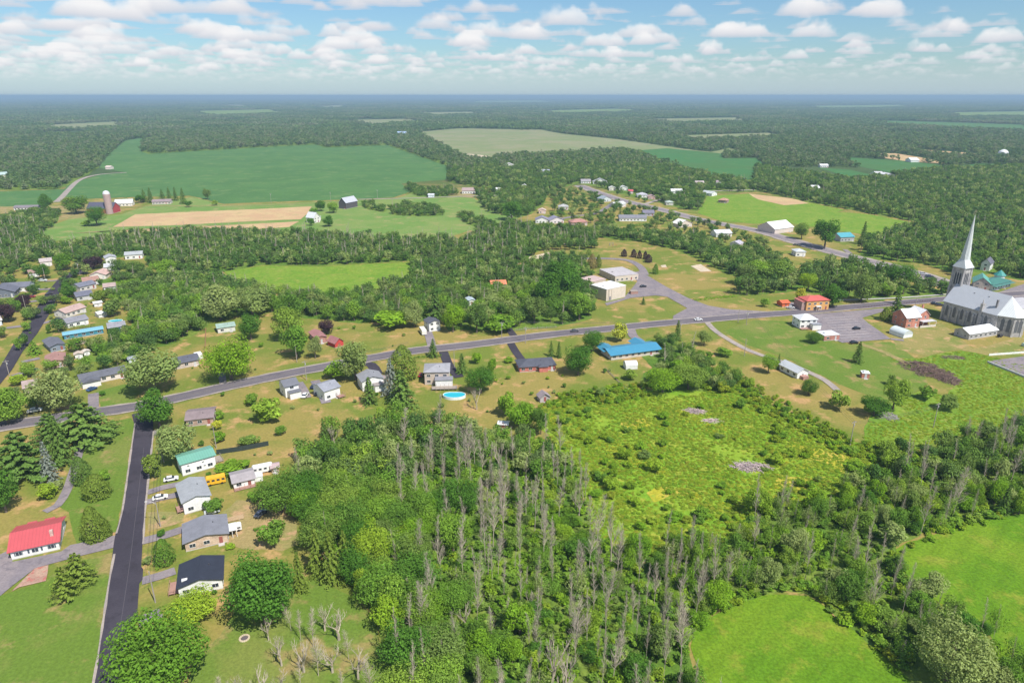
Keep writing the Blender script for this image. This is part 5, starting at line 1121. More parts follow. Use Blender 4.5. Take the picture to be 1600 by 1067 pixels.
# ================================================================ yard trees, one by one
Y = [('maple',250,668,601,64,'full dark green maple at the junction of the two roads',L_dark),('maple',243,612,542,88,'big pale green maple north of the road near the junction',L_pale),('maple',92,642,570,74,'pale green maple beside the far left of the main road',L_pale),
('maple',283,722,653,66,'grey green willow above the teal roofed house',L_pale),('big',362,594,520,76,'bright lime green tree over the grey driveway',L_bright),('tall',464,558,498,50,'tall dark green tree before the reddish brown roof',None),('tall',452,532,472,46,'tall green tree behind the tall dark green one',None),
('maple',393,531,487,36,'neat dark olive tree on the open lawn',L_dark),('maple',345,500,437,72,'large silvery poplar at the lawn edge, left one of two',L_pale),('maple',395,494,444,62,'large silvery poplar at the lawn edge, right one of two',L_pale),('maple',455,500,455,48,'dark round tree right of the silvery poplars',None),
('maple',511,522,497,27,'dark purple tree beside the reddish brown roof',L_purple),('maple',556,594,522,54,'tall grey green maple on the main road verge',L_pale),('bush',528,590,566,46,'spreading green bush tree between the two white houses',None),('tall',493,560,520,24,'thin light tree on the roadside lawn before the brick house',L_pale),
('bush',420,657,617,54,'wide round green tree in the bushy yard',L_green),('bush',394,634,612,22,'round green bush left of the wide round tree',L_green),('cedar',630,590,537,42,'tall olive cedar cluster beside the main road',None),('spruce',612,618,556,32,'blue grey spruce among the olive cedars',L_blue),('spruce',628,634,572,54,'broad dark spruce in front of the olive cedars',None),
('spruce',578,631,585,30,'small spruce before the white house with grey roof',L_con),('spruce',677,558,527,20,'single spruce on the verge of the main road',L_con),('spruce',722,583,549,22,'dark spruce beside the pale house driveway',L_con),('big',752,614,569,48,'dense dark maple right of the pool',L_dark),
('big',903,586,534,50,'dense dark green tree right of the brick bungalow',L_dark),('big',925,549,514,36,'dark tree between bungalow and blue roofed house',L_dark),('bush',967,533,500,26,'yellow green tree in front of the blue roof',L_yellow),('spruce',861,557,531,12,'left one of the two small spruces before the brick bungalow',L_con),('spruce',873,559,531,12,'right one of the two small spruces before the brick bungalow',L_con),
('spruce',1397,502,452,26,'tall dark spruce left of the rectory',L_con),('cedar',1382,501,480,15,'small round cedar at the parking lot corner',None),('spruce',1339,567,531,20,'lone spruce leaning on the lawn below the parking lot',L_con),('big',1263,617,589,28,'round green tree below the white chapel',L_green),('big',1200,583,551,26,'green tree at the left end of the white chapel',L_green),
('spruce',1215,577,551,10,'narrow spruce touching the white chapel',L_con),('big',1271,536,516,25,'round green tree beside the brick garage',L_green),('bush',1130,557,541,27,'low dark bush on the slope left of the gravel drive',L_green),('bush',1108,560,548,14,'dark small bush right of the gravel drive',None),
('cedar',975,401,389,9,'leftmost of five small dark trees by the school drive',L_purple),('cedar',990,402,389,9,'second small dark tree by the school drive',L_purple),('cedar',999,404,391,7,'third small dark tree by the school drive',L_purple),('cedar',1008,405,392,7,'fourth small dark tree by the school drive',L_purple),('cedar',1013,410,397,11,'frontmost small dark tree by the school drive',L_purple),
('cedar',908,401,393,7,'small green tree at the upper school lawn, left',None),('cedar',920,399,389,8,'small green tree at the upper school lawn, right',L_green),('cedar',925,419,396,14,'reddish tan tree behind the school wing',L_tan),('cedar',935,418,398,9,'olive cedar touching the reddish tan tree',None),('cedar',1024,428,412,9,'lone olive cedar on the school lawn',L_green),('spruce',1005,476,463,8,'thin sapling by the school yard',L_con),
('cedar',150,843,788,34,'olive cedar on the bank of the black side street',None),('cedar',165,838,806,20,'smaller olive cedar leaning on the street bank cedar',None),('pine',125,912,858,46,'green pine on the lawn below the red roofed house',L_cedar),('pine',104,936,880,36,'white trunked pine in front of the lawn pine',L_cedar),('cedar',258,879,839,30,'egg shaped green cedar beside the black roofed house',L_green),
('cedar',130,754,711,28,'dark egg shaped cedar on the mown lawn',L_con),('cedar',152,776,738,38,'yellowish juniper on the mown lawn',None),('bush',163,750,732,20,'small round dark bush behind the juniper',L_green),('bush',75,779,751,34,'bright green bush beside the grey spruce',L_bush),('bush',92,765,748,18,'grey green bush left of the curved drive',L_pale),
('spruce',80,752,684,30,'grey blue spruce beside the curved drive',L_blue),('spruce',98,724,644,44,'dark green spruce behind the grey blue spruce',L_con),('pine',135,690,622,88,'spreading tall pine over the start of the curved drive',L_con),('pine',38,746,666,86,'broad dark pine at the left edge',L_con),('maple',10,800,730,52,'dark maple at the left edge above the red roof',L_dark),
('pine',82,690,640,50,'pine touching the spreading tall pine',L_con),('maple',14,662,598,66,'green maple at the left end of the main road',L_green),('bush',240,747,705,34,'yellow green tree beside the side street drive',L_cedar),('big',250,1075,958,150,'huge bright green tree at the bottom left corner of the street',L_bush),('big',303,968,920,84,'pale green tree before the black roofed house',L_bush),
('big',415,972,856,118,'very large dark green tree on the bottom lawn',L_dark),('maple',395,930,865,60,'green tree left of the very large dark tree',L_green),('spruce',470,925,855,30,'slender olive spruce right of the very large dark tree',L_cedar),('bush',427,851,811,44,'dense round tree at the edge of the bare yard',L_green),('big',440,800,728,74,'big green tree overhanging the bare yard',L_green),
('bush',401,784,765,24,'small green tree beside the bare yard',L_green),('spruce',498,897,818,40,'left olive spruce of the trio at the wood edge',L_cedar),('spruce',520,910,822,42,'middle olive spruce of the trio at the wood edge',L_cedar),('spruce',541,892,822,34,'right olive spruce of the trio at the wood edge',L_cedar),('bush',334,800,777,36,'green tree at the corner of the tall white gabled house',L_green),
('big',152,353,320,30,'big round tree in front of the red barn',L_dark),('bush',137,353,343,18,'low bush left of the big round farm tree',None),('maple',120,334,303,38,'green grove tree left of the barn',L_green),('maple',72,328,300,24,'dark tree beside the far left bungalow',L_dark),
('spruce',226,316,294,12,'leftmost spruce of the farm row',L_con),('spruce',236,317,292,13,'second spruce of the farm row',L_con),('spruce',254,312,295,11,'third spruce of the farm row',L_con),('spruce',265,313,291,10,'fourth spruce of the farm row',L_con),('spruce',275,314,291,10,'fifth spruce of the farm row',L_con),('spruce',287,319,292,13,'rightmost spruce of the farm row',L_con),
('maple',325,312,293,13,'lone round tree beside the crop field',L_green),('bush',336,321,312,11,'lone bush near the lone round tree',L_green),('bush',295,324,313,11,'dark bush below the farm row',L_dark),('bush',220,317,304,17,'dark shrub mass left of the farm row',L_dark),
('maple',502,330,312,18,'dark tree behind the tall white farmhouse',L_dark),('maple',521,333,314,19,'green tree right of the tall white farmhouse',L_green),('maple',514,354,335,21,'round dark tree in front of the tall white farmhouse',L_dark),('bush',486,353,340,13,'small dark tree left of the tall white farmhouse',L_dark),('bush',491,336,324,12,'green shrub beside the tan field',L_green),
('maple',14,502,470,36,'big dark purple tree at the left edge',L_purple),('maple',38,482,457,25,'round dark purple tree beside the big one',L_purple),('maple',109,468,437,25,'dense dark tree on the left street kerb',L_dark),('maple',68,436,410,25,'round dark tree at the left street bend',L_dark),('maple',147,420,397,32,'dark purple tree beyond the street bend',L_purple),
('maple',100,422,392,30,'bright green tree beyond the street bend',L_bush),('spruce',55,554,530,25,'dark dense spruce in the left street verge',L_green),('bush',180,494,463,34,'round green tree in the left street back yards',L_green),('maple',185,430,402,26,'grey green spruce cluster behind the white houses',L_con),('maple',210,432,405,30,'second grey green cluster behind the white houses',L_con),
('bush',155,474,452,26,'olive shrub beside the slate roofed houses',L_cedar),('bush',103,475,461,20,'small light green tree on the left street verge',L_bush),('bush',78,521,504,10,'slim green bush beside the charcoal car',L_green),('bush',30,602,582,26,'green bushes above the brown roofed cottage',L_bush),('maple',255,430,402,40,'green tree at the edge of the dead tree belt',L_green),
('tall',1185,440,402,42,'dense green tree before the school woods, left',L_green),('tall',1210,446,404,46,'dense green tree before the school woods, middle',L_green),('tall',1165,446,408,36,'dense green tree before the school woods, front',L_green),('big',1405,452,408,42,'dark round tree beside the highway lot',L_dark),('tall',1288,388,336,44,'tall dark poplar clump on the highway',L_dark),('maple',1252,374,346,24,'round tree at the corner of the white barn',L_green),
('spruce',1347,382,344,16,'tall dark spruce beyond the teal tin roof',L_con),('bush',1250,473,447,18,'yellow green small tree beside the orange brick building',L_yellow),('big',1262,455,424,30,'light green tree behind the orange brick building',L_bush),('bush',1195,480,464,16,'small green tree near the sand patch',L_green),('maple',800,344,310,36,'large dark tree left of the village',L_dark),('bush',1358,550,549,3,'x',None),
('maple',870,493,460,46,'tall green tree over the main road north verge, first',L_green),('tall',905,500,448,44,'tall green tree over the main road north verge, second',L_green),('tall',855,480,420,50,'dark tall tree beside the school gymnasium',L_dark),('maple',888,468,410,56,'dark broad tree touching the school gymnasium',L_dark),('tall',875,450,398,44,'dark tall tree behind the gymnasium trees',L_dark),
('tall',835,505,458,40,'green roadside tree below the tall dark ones',None),('maple',708,519,470,34,'bright green roadside tree right of the two storey house',L_bright),('spruce',680,500,450,34,'dark spruce behind the roadside two storey house',L_con),('maple',648,512,465,34,'grey green tree left of the camper',L_pale),('bush',610,512,484,60,'wide bushy thicket on the lawn edge',L_bush),
('bush',780,518,487,50,'green hedge tree on the main road north verge',L_bush),('tall',745,520,468,36,'tall spruce green tree on the main road north verge',L_con),('maple',818,668,626,56,'round green trees beside the grey lawn shed, front',L_bush),('tall',845,678,630,30,'narrow dark tree right of the lawn shed thicket',L_green),('bush',793,650,612,34,'green tree left of the grey lawn shed',L_bush),
('bush',770,584,556,18,'green garden shrub beside the dark spruce',L_bush),('bush',744,568,549,20,'leafy garden shrub above the dark spruce',L_bush),('bush',795,566,556,16,'light shrub at the bungalow garden',L_bush),('big',1035,612,570,60,'large green thicket tree behind the blue roofed house',L_bush),('big',1075,608,566,56,'green thicket tree right of the large one',L_green),
('bush',600,655,636,28,'small green tree in the yard behind the white house',L_bush),('spruce',1058,532,498,16,'spindly spruce at the road edge right of the blue roof',L_con),('tall',1100,540,515,24,'thin light tree on the slope below the road',L_pale),('bush',1310,640,610,34,'dark shrub with long shadow above the hedgerow',L_green),('maple',1395,640,584,40,'tall dark tree beside the hedgerow pole',L_green),
('maple',1365,650,616,44,'dark spreading tree left of the tall hedgerow tree',L_dark),('bush',1393,602,584,16,'round dark small tree on the lawn',L_green),('bush',1447,624,600,30,'green bush beside the brush heap',L_green),('bush',1478,640,612,34,'dark bush at the end of the brush heap',L_green),('maple',1300,480,440,40,'dark green tree behind the road sidewalk',L_dark),('maple',1345,472,424,46,'large green tree behind the road sidewalk',L_green),
('big',1478,1062,955,112,'big silvery green tree between the two hay meadows',L_pale),('bush',1390,852,810,44,'grey willow bush at the meadow corner',L_pale),('bush',340,672,655,16,'pale cream flowering bush in the bushy yard',L_yellow),('bush',345,690,672,24,'green bush behind the fence of the bushy yard',L_bush),('bush',390,695,678,34,'dark green bush left in the bushy yard',L_green),('bush',440,680,662,20,'small green shrub beside the slender wood edge',L_green),
('spruce',508,700,650,20,'thin young conifer at the yard edge of the front wood',L_con),('bush',365,735,718,60,'long green hedge behind the teal roofed house',L_bush),('bush',1060,590,560,40,'green thicket right behind the blue roofed house',L_bush),('bush',345,655,640,18,'dark round garden bush',L_green),('bush',985,594,576,24,'low shrubs around the white canvas tent',L_green)]
for k, px, pb, pt, w, lb, mt in Y:
    if lb == 'x': continue
    ytree(k, px, pb, pt, w, lb, mt, 'bush' if k == 'bush' else 'tree')
def hedge(A, B, w, h, label, mat=None):
    a, b_ = P(*A), P(*B); d = b_ - a; L = d.length; n = int(L * w * 9); g = np.random.default_rng(int(L * 100))
    x = g.uniform(-.5, .5, n) * L; y = g.uniform(-.5, .5, n) * w; z = g.uniform(.05, 1, n) ** .6 * h; e = np.maximum(abs(y) / w * 2, z / h) > .6
    x, y, z = x[e], y[e], z[e]; v, t = leaf_cloud(np.stack([x, y, z + np.sin(x * 1.1) * .12], 1), np.stack([0 * x, y / w * 2, z / h], 1), .34, 5, np.clip(.45 + g.normal(0, .15, len(x)), 0, 1))
    o = bpy.data.objects.new('hedge', cloud_mesh('hedge', v, t, [mat or L_green])); COL.objects.link(o); o.location = (a + b_) / 2; o.rotation_euler = (0, 0, math.atan2(d.y, d.x)); tag(o, label, 'hedge')
    for u in np.linspace(0, 1, max(2, int(L / 4))): q = a.lerp(b_, u); keep_off(q.x, q.y, w / 2 + .5)
hedge((178,448),(226,440), 7, 3.2, 'wide clipped dark hedge block behind the cream bungalow'); hedge((121,437),(138,433), 3.5, 2, 'short green hedge at the left street bend'); hedge((92,516),(148,511), 2.2, 1.9, 'long hedge between the white bungalow and the blue roofed building')
hedge((172,476),(222,468), 4, 2.4, 'long low hedge across the left street back yards', L_bush); hedge((102,549),(160,540), 2.6, 2.2, 'bright hedge behind the charcoal gabled house', L_bush); hedge((983,355),(1012,352), 5, 2.5, 'square dark hedge in the village'); hedge((1083,470),(1150,463), 3.0, 1., 'low green bank hedge beside the school driveway', L_bush)
hedge((640,560),(690,556), 1.5, .8, 'low flower hedge on the main road verge by the large pale house', L_bush); hedge((160,588),(196,583), 1.5, .9, 'low shrubs along the front of the white ranch house', L_green) if False else None
# dead bare trees on the bottom lawn
for px, py, h, w, lb in ((440,1040,11,9,'broad bare grey tree on the bottom lawn beside the lime green grass'),(375,1110,12,9,'bare grey tree cut by the bottom edge left'),(475,1050,12,8,'pinkish bare tree in front of the very large dark tree'),(523,700,13,7,'pale bare tree at the top left of the front wood'),(745,640,13,5,'pale bare tree behind the pool'),(420,1000,9,7,'low bare tree under the very large dark tree'),(1500,1120,10,8,'bare tree below the big silvery green tree')):
    p = P(px, py); q = inst('dead_tree', random.choice(ME['baretree']), None, None, p, random.uniform(0, 6), (h * 1., h * 1., h)); tag(q, lb, 'dead tree')
for px, py in ((455,985),(470,1000),(490,1010),(508,985),(530,1000),(545,1030),(520,1050),(498,1055),(470,1075),(560,1060),(440,1080),(410,1095),(580,1085),(535,1085),(350,1110)):
    p = P(px, py); h = random.uniform(7, 12); q = inst('dead_tree', random.choice(ME['snag'] + ME['baretree']), None, None, p, random.uniform(0, 6), (h * 1.3, h * 1.3, h)); tag(q, 'bare grey twiggy tree in the brush between the bottom lawn and the wood', 'dead tree', 'bare trees at the bottom lawn edge')
# ================================================================ woods
for pts, hw in ROADS:
    for p in pts[::2]: KEEP.append((p[0], p[1], hw + 1.5))
KA = np.array(KEEP)
def clear(x, y, extra=0.):
    ok = np.ones(len(x), bool)
    for i in range(0, len(x), 4000):
        dx = x[i:i + 4000, None] - KA[None, :, 0]; dy = y[i:i + 4000, None] - KA[None, :, 1]
        ok[i:i + 4000] = ~((dx * dx + dy * dy) < (KA[None, :, 2] + extra) ** 2).any(1)
    return ok
def pixv(X, Y):
    Z = Y * CP + H * SP; return 800 + F * X / Z, 533.5 + F * (H * CP - Y * SP) / Z
def fill(poly, spacing, clearance=1.5, jit=.75, avoid=()):
    c = [P(*q) for q in poly]; x0, x1 = min(p.x for p in c), max(p.x for p in c); y0, y1 = min(p.y for p in c), max(p.y for p in c)
    gx, gy = np.meshgrid(np.arange(x0, x1, spacing), np.arange(y0, y1, spacing)); x = gx.ravel(); y = gy.ravel()
    x = x + rng.uniform(-jit, jit, len(x)) * spacing * .6; y = y + rng.uniform(-jit, jit, len(y)) * spacing * .6
    px, py = pixv(x, y); k = inpoly(px, py, poly)
    for a in avoid: k &= ~inpoly(px, py, a)
    x, y = x[k], y[k]; k = clear(x, y, clearance); return x[k], y[k]

def merged(kind, seed, n, leaf, mat, fn=broad, trunk=True, **k):
    v, t = fn(seed, n, leaf, **k)
    return cloud_mesh(kind, v, t, [mat, M_bark], trunk_mb(seed) if trunk else None)
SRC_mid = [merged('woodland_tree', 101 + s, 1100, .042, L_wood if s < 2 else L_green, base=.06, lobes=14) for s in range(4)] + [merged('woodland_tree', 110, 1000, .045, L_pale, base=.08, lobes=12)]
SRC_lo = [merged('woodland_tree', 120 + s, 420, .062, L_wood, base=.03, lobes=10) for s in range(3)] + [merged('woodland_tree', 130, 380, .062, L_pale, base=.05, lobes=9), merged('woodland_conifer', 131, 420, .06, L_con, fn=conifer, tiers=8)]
SRC_far = [merged('woodland_tree', 140 + s, 130, .10, L_far, base=0., lobes=7, trunk=False) for s in range(4)] + [merged('woodland_conifer', 145, 130, .10, L_far, fn=conifer, trunk=False, tiers=5)]
me_snag_lo = []
for s in range(3):
    m = dead_mb(40 + s, 22, .34, .019).mesh('dead_tree'); m.materials.append(M_dead); me_snag_lo.append(m)

# -- the thick wood in front and the belt to its right: individuals, nearest first
def wood(key, spacing, label_g, group_g, hrange, wrange, budget, pal, dead, dlabel, dgroup, dbudget, sparse=.14, con=.04):
    x, y = fill(WOODS[key], spacing)
    o = np.argsort(y); x, y = x[o], y[o]; rest = []; dr = []
    nl = nd = 0
    for X, Y in zip(x, y):
        px, py = pix(X, Y)
        u = random.random(); dens = dead(px, py)
        inside = -60 < px < 1660 and py < 1160
        if u < dens:
            h = random.uniform(8, 19); w = h * random.uniform(.5, 1.15)
            if nd < dbudget and inside:
                me = random.choice(ME['snag']) if random.random() < (.96 if key == 'front' else .99) else random.choice(ME['baretree'])
                q = inst('dead_tree', me, None, None, (X, Y, 0), random.uniform(0, 6.28), (w, w, h)); tag(q, dlabel, 'dead tree', dgroup); nd += 1
            else: dr.append((X, Y, w, h))
            if random.random() < .55: continue
            X += random.uniform(-1.5, 1.5); Y += random.uniform(-1.5, 1.5)
            hh = random.uniform(.3, .6)
        else: hh = 1
        h = random.uniform(*hrange) * hh; w = random.uniform(*wrange) * (.6 + .4 * hh)
        low = key == 'front' and px > 860 and py < 860
        if low: h *= .55; w *= .8
        if key == 'front' and px > 690: h *= .78; w *= .9
        if nl < budget and inside:
            v = random.random()
            if v < sparse: tree('sparse', (X, Y, 0), h * 1.15, w * .75, label_g[1], 'tree', group_g[1], L_pale if random.random() < .5 else None)
            elif v < sparse + con: tree('spruce', (X, Y, 0), h * 1.1, w * .6, label_g[2], 'tree', group_g[2])
            elif key == 'front' and px < 720 and random.random() < .6: tree('big', (X, Y, 0), random.uniform(9, 13.5), random.uniform(9, 14), label_g[0], 'tree', group_g[0], random.choice(pal))
            else: tree('tall' if random.random() < .45 else 'maple', (X, Y, 0), h, w, label_g[0], 'tree', group_g[0], L_bush if random.random() < (.7 if low else .3) else random.choice(pal))
            nl += 1
        else: rest.append((X, Y, w, h))
    return rest, dr
REST = []; DREST = []
def d1(px, py): return .74 if (px > 700 and py > 740) or px > 940 else (.52 if px > 620 and py > 700 else (.10 if px < 640 else .3))
r, d = wood('front', 5.2, ['leafy tree among many in the thick wood at the bottom centre', 'thin grey green tree in the thick wood at the bottom centre', 'slim dark conifer in the thick wood at the bottom centre'], ['leafy trees of the front wood', 'thin leaved trees of the front wood', 'conifers of the front wood'], (7.5, 12.5), (6, 10), 175,
            [None, None, L_bush, L_dark, None, None], d1, 'bare grey dead tree standing in the wood at the bottom centre', 'dead trees of the front wood', 260)
REST += r; DREST += d
def d2(px, py): return .34 if py < 840 else .24
r, d = wood('right', 5.4, ['leafy tree in the wooded belt beside the right hand hay meadows', 'thin grey green tree in the wooded belt beside the hay meadows', 'slim dark conifer in the wooded belt beside the hay meadows'], ['leafy trees of the right belt', 'thin leaved trees of the right belt', 'conifers of the right belt'], (5.5, 10), (5, 8.5), 125,
            [None, L_bush, L_pale, None, L_dark], d2, 'bare grey dead tree in the wooded belt beside the hay meadows', 'dead trees of the right belt', 110, .45, .02)
REST += r; DREST += d
def add_mid(key, spacing, h, w, dead=.1, pale=.15, con=.05, lo=False, clr=2.):
    x, y = fill(WOODS[key], spacing, clr)
    for X, Y in zip(x, y):
        if random.random() < dead:
            hh = random.uniform(8, 14); DREST.append((X, Y, hh, hh))
        REST.append((X, Y, random.uniform(*w), random.uniform(*h)))
add_mid('belt', 6.2, (6, 11), (6, 10), .34); add_mid('mid', 6.0, (7, 12), (6.5, 11), .18); add_mid('leftblock', 6., (7, 12), (7, 11), .12)
add_mid('schoolhedge', 6.2, (6, 10), (7, 10), .03); add_mid('schoolright', 7., (9, 15), (8, 12), .03); add_mid('rightforest', 7.5, (8, 13), (7, 12), .15)
add_mid('backyards', 5.2, (3.5, 8), (4, 7.5), .06, clr=1.)
for k_ in ('thicket', 'thicket2', 'thicket3', 'thicket4', 'farbushes'): add_mid(k_, 6.5, (5, 9), (6, 9.5), .04)
add_mid('churchwood', 7, (7, 11), (7, 11), 0)
add_mid('village', 8, (7, 12), (7, 12), .06); add_mid('meadowtop', 5, (4, 7), (4.5, 7), .08)
x, y = fill([(-80,390),(60,395),(240,425),(235,560),(100,640),(-80,660)], 9, 2.); REST += [(X, Y, random.uniform(5.5, 10), random.uniform(5, 9)) for X, Y in zip(x, y)]
x, y = fill([(860,300),(960,300),(1180,370),(1240,420),(1060,385),(860,352)], 12, 2.5); REST += [(X, Y, random.uniform(6, 11), random.uniform(6, 10)) for X, Y in zip(x, y)]
def stuff_trees(name, L, srcs, pale, con):
    if not L: return
    A = np.array(L); n = len(A)
    u = rng.uniform(0, 1, n); g = len(srcs)
    idx = rng.integers(0, max(1, g - (1 if pale is None else 2)), n) if con is not None else rng.integers(0, g - 1, n)
    if con is not None:
        idx = rng.integers(0, g - 2, n); idx[u < pale] = g - 2; idx[u > 1 - con] = g - 1
    else: idx[u < pale] = g - 1
    pts = np.stack([A[:, 0], A[:, 1], np.zeros(n)], 1); stuff(name, pts, np.stack([A[:, 2], A[:, 2], A[:, 3]], 1), idx, srcs)
near = [q for q in REST if q[1] < 420]; farr = [q for q in REST if q[1] >= 420]
stuff_trees('woodland', near, SRC_mid, .16, None)
stuff_trees('far_woodland', farr, SRC_lo, .14, .05)
A = np.array(DREST); stuff('dead_woodland', np.stack([A[:, 0], A[:, 1], 0 * A[:, 0]], 1), A[:, [2, 2, 3]], rng.integers(0, 3, len(A)), me_snag_lo)

# -- undergrowth, meadow weeds
SRC_weed = [cloud_mesh('weed', *broad(200 + s, 60, .17, base=0., lobes=5), [L_meadow]) for s in range(3)] + [cloud_mesh('weed', *broad(210, 60, .15, base=0., lobes=5), [L_gold])]
SRC_shrub = [cloud_mesh('shrub', *broad(220 + s, 320, .085, base=0., lobes=8), [L_bush if s % 3 else L_green]) for s in range(4)]
SRC_brush = [cloud_mesh('brush', *broad(230 + s, 300, .085, base=0., lobes=8), [L_meadow if s % 2 else L_bush]) for s in range(4)]
X_ = []; Y_ = []
for k, sp in (('front', 2.9), ('right', 2.9)):
    x, y = fill(WOODS[k], sp, .3); X_.append(x); Y_.append(y)
x = np.concatenate(X_); y = np.concatenate(Y_); s_ = rng.uniform(2., 4.6, len(x))
stuff('undergrowth', np.stack([x, y, 0 * x], 1), np.stack([s_, s_, s_ * rng.uniform(.55, .9, len(x))], 1), rng.integers(0, 4, len(x)), SRC_shrub)
x, y = fill(FIELDS['meadow'], 1.1, .2); q = np.sin(x * .09 + 1) * np.sin(y * .11) + .6 * np.sin(x * .23 + y * .17) + rng.normal(0, .45, len(x))
k = q > -1.1; x, y, q = x[k], y[k], q[k]; s_ = rng.uniform(.9, 2.4, len(x))
idx = rng.integers(0, 3, len(x)); idx[q > 1.15] = 3
stuff('meadow_weeds', np.stack([x, y, 0 * x], 1), np.stack([s_, s_, s_ * rng.uniform(.12, .28, len(x))], 1), idx, SRC_weed)
x, y = fill(FIELDS['meadowright'], 1.35, .2); s_ = rng.uniform(.9, 2.2, len(x))
stuff('tall_grass_tufts', np.stack([x, y, 0 * x], 1), np.stack([s_, s_, s_ * .16], 1), rng.integers(0, 3, len(x)), SRC_weed)
# -- countable bushes of the weedy meadow
nb = 0
x, y = fill(FIELDS['meadow'], 4.2, -.5); q = np.sin(x * .13 + 2) * np.sin(y * .12 + .7) + .5 * np.sin(x * .31 - y * .21); MS = []
for X, Y, Q in zip(x, y, q):
    px, py = pix(X, Y); dn = .04 + .34 * max(0, Q - .15)
    if px < 1010 and 670 < py < 790: dn += .4
    if py > 770 and px > 1040: dn += .6
    if px > 1190: dn += .2 if py < 720 else .05
    if random.random() < dn:
        w = random.uniform(2., 4.) * (1 + 1.1 * random.random() ** 3)
        if nb < 240 and random.random() < .8:
            tree('bush', (X, Y, 0), w * random.uniform(.5, .8), w, 'rounded green bush growing in the weedy yellow green meadow', 'bush', 'bushes of the weedy meadow', random.choice([None, L_green, None, L_meadow])); nb += 1
        else: MS.append((X, Y, w * .8, w * .45))
# low brush running over the edges of the meadow and along the hay fields
for pl in ([(835,640),(870,615),(1150,585),(1340,690),(1440,712),(1400,735),(1300,705),(1180,640),(1140,606),(880,640)], [(1090,978),(1145,945),(1224,920),(1262,924),(1310,962),(1416,1052),(1430,1040),(1320,945),(1262,905),(1140,925),(1070,970)], [(1395,860),(1470,824),(1600,795),(1700,770),(1700,785),(1600,805),(1470,838),(1402,870)], [(1390,860),(1402,856),(1425,905),(1475,945),(1465,955),(1405,915)]):
    x, y = fill(pl, 2.6, .3); MS += [(X, Y, random.uniform(1.6, 4), random.uniform(1, 2.6)) for X, Y in zip(x, y)]
A = np.array(MS); stuff('brush', np.stack([A[:, 0], A[:, 1], 0 * A[:, 0]], 1), A[:, [2, 2, 3]], rng.integers(0, 4, len(A)), SRC_brush)

# -- small garden shrubs around the houses
for pl, sp, lb, gr in (([(345,628),(460,642),(560,642),(700,640),(770,655),(880,612),(985,600),(935,566),(780,575),(700,604),(620,604),(540,625),(430,630),(340,610)], 8., 'small garden shrub in the dry yards south of the main road', 'garden shrubs south of the main road'),
        ([(0,445),(60,425),(140,430),(200,440),(210,540),(215,610),(110,640),(0,650)], 8.5, 'small garden shrub in a yard beside the left street', 'garden shrubs of the left street'),
        ([(230,690),(345,668),(430,700),(450,760),(420,850),(350,930),(230,960)], 8., 'small garden shrub beside the houses of the black side street', 'garden shrubs of the side street'),
        ([(215,600),(330,560),(540,510),(640,505),(660,540),(480,570),(300,612)], 12., 'small shrub on the open lawns north of the main road', 'shrubs on the north lawns')):
    x, y = fill(pl, sp, .2)
    for X, Y in zip(x, y):
        if random.random() < .5:
            w = random.uniform(1.1, 3.2); tree('bush', (X, Y, 0), w * random.uniform(.5, .9), w, lb, 'shrub', gr, random.choice([None, L_green, L_pale, L_dark]), name='shrub')

# -- forest to the horizon
allf = list(FIELDS.values())
pts = []; scl = []; idx = []
def far_fill(y0, y1, sp, patch=False):
    gy = np.arange(y0, y1, sp); O = []
    for yy in gy:
        half = yy * .80 + 120; xs = np.arange(-half, half, sp); O.append(np.stack([xs, np.full(len(xs), yy)], 1))
    A = np.concatenate(O); A += rng.uniform(-.5, .5, A.shape) * sp * .95
    px, py = pixv(A[:, 0], A[:, 1]); k = py < 262
    k |= inpoly(px, py, WOODS['farleft']) | inpoly(px, py, WOODS['farmidleft'])
    m_ = 0.
    for f_ in allf:
        k &= ~inpoly(px, py, f_)
        if patch: k &= ~inpoly(px, py - 1., f_); k &= ~inpoly(px, py + .5, f_); k &= ~inpoly(px + 6, py, f_); k &= ~inpoly(px - 6, py, f_)
    # openings between the woods
    cl = np.sin(A[:, 0] * .0043 + np.sin(A[:, 1] * .0031) * 2) * np.sin(A[:, 1] * .0027 + 1.3) 
    k &= ~((cl > .93) & (A[:, 1] > 2300))
    return A[k]
A1 = far_fill(760, 1500, 11.5); k = clear(A1[:, 0], A1[:, 1], 4); A1 = A1[k]
A2 = far_fill(1500, 2600, 15.)
n1, n2 = len(A1), len(A2); A = np.concatenate([A1, A2]); n = len(A)
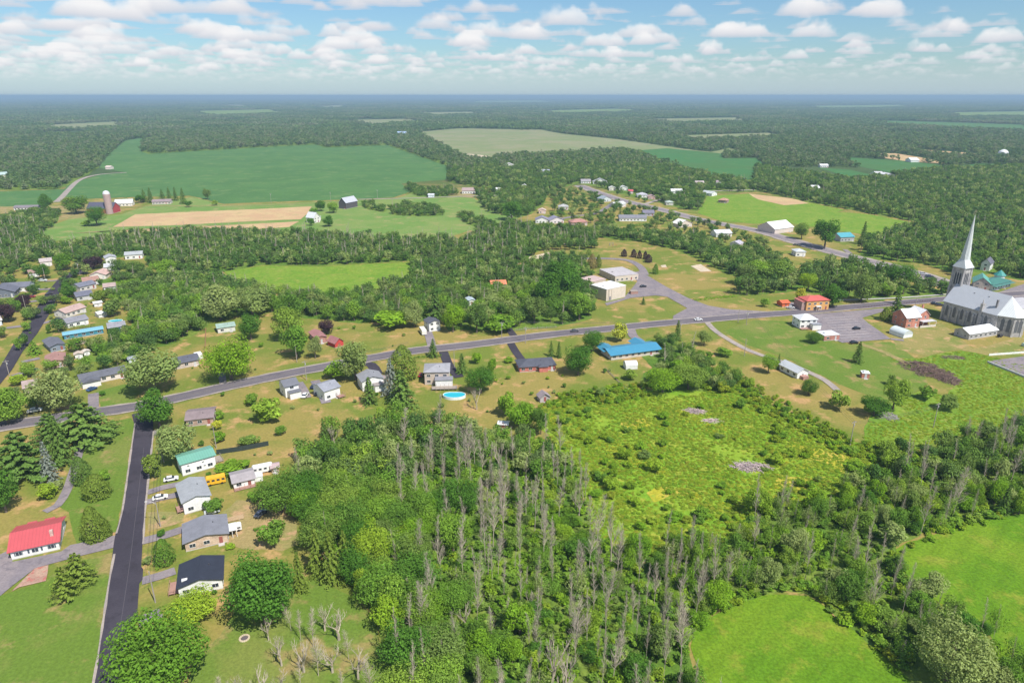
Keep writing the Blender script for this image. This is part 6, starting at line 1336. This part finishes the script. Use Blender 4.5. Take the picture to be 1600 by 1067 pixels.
sz = np.concatenate([rng.uniform(9, 15, n1), rng.uniform(13, 20, n2)]); hh = np.concatenate([rng.uniform(9, 15, n1), rng.uniform(10, 17, n2)])
idx = rng.integers(0, 5, n)
stuff('distant_forest', np.stack([A[:, 0], A[:, 1], 0 * hh], 1), np.stack([sz, sz, hh], 1), idx, SRC_far)
def patch(seed, N=70, W_=110.):
    g = np.random.default_rng(seed); V = []; T = []
    for i in range(N):
        v, t = broad(int(g.integers(0, 9999)), 42, .16, base=0., lobes=4)
        s_ = g.uniform(12, 22); h_ = g.uniform(9, 17); v = v * np.array([s_, s_, h_]) + np.array([g.uniform(-.5, .5) * W_, g.uniform(-.5, .5) * W_, 0])
        V.append(v); T.append(np.clip(t * .6 + g.uniform(0, .5), 0, 1))
    return cloud_mesh('forest_patch', np.concatenate(V), np.concatenate(T), [L_far])
SRC_patch = [patch(s) for s in (1, 2, 3)]
A1 = far_fill(2600, 6500, 92., True); A2 = far_fill(6500, 16000, 230., True); A3 = far_fill(16000, 40000, 620.)
A = np.concatenate([A1, A2, A3]); sc = np.concatenate([np.full(len(A1), 1.), np.full(len(A2), 2.7), np.full(len(A3), 6.4)]); sz = np.concatenate([np.full(len(A1), 1.), np.full(len(A2), 1.15), np.full(len(A3), 1.3)])
stuff('horizon_forest', np.stack([A[:, 0], A[:, 1], 0 * sz], 1), np.stack([sc, sc, sz], 1), rng.integers(0, 3, len(A)), SRC_patch)
print('COUNTS', len(REST), len(DREST), n, len(A), nb)

# ================================================================ summer air
hm = bpy.data.materials.new('haze_air'); hm.use_nodes = True; hm.node_tree.nodes.clear(); hb = NB(hm.node_tree)
pv = hb.n('ShaderNodeVolumePrincipled'); pv.inputs['Color'].default_value = (.42, .61, .79, 1); pv.inputs['Density'].default_value = 1.2e-4; pv.inputs['Anisotropy'].default_value = 0.
ho = hb.n('ShaderNodeOutputMaterial'); hb.l(pv.outputs[0], ho.inputs['Volume'])
mb = MB(); mb.box(-BIG - 50, BIG + 50, -650, BIG + 50, -1., 128.); hz = mb.build('haze', hm); hz['kind'] = 'stuff'
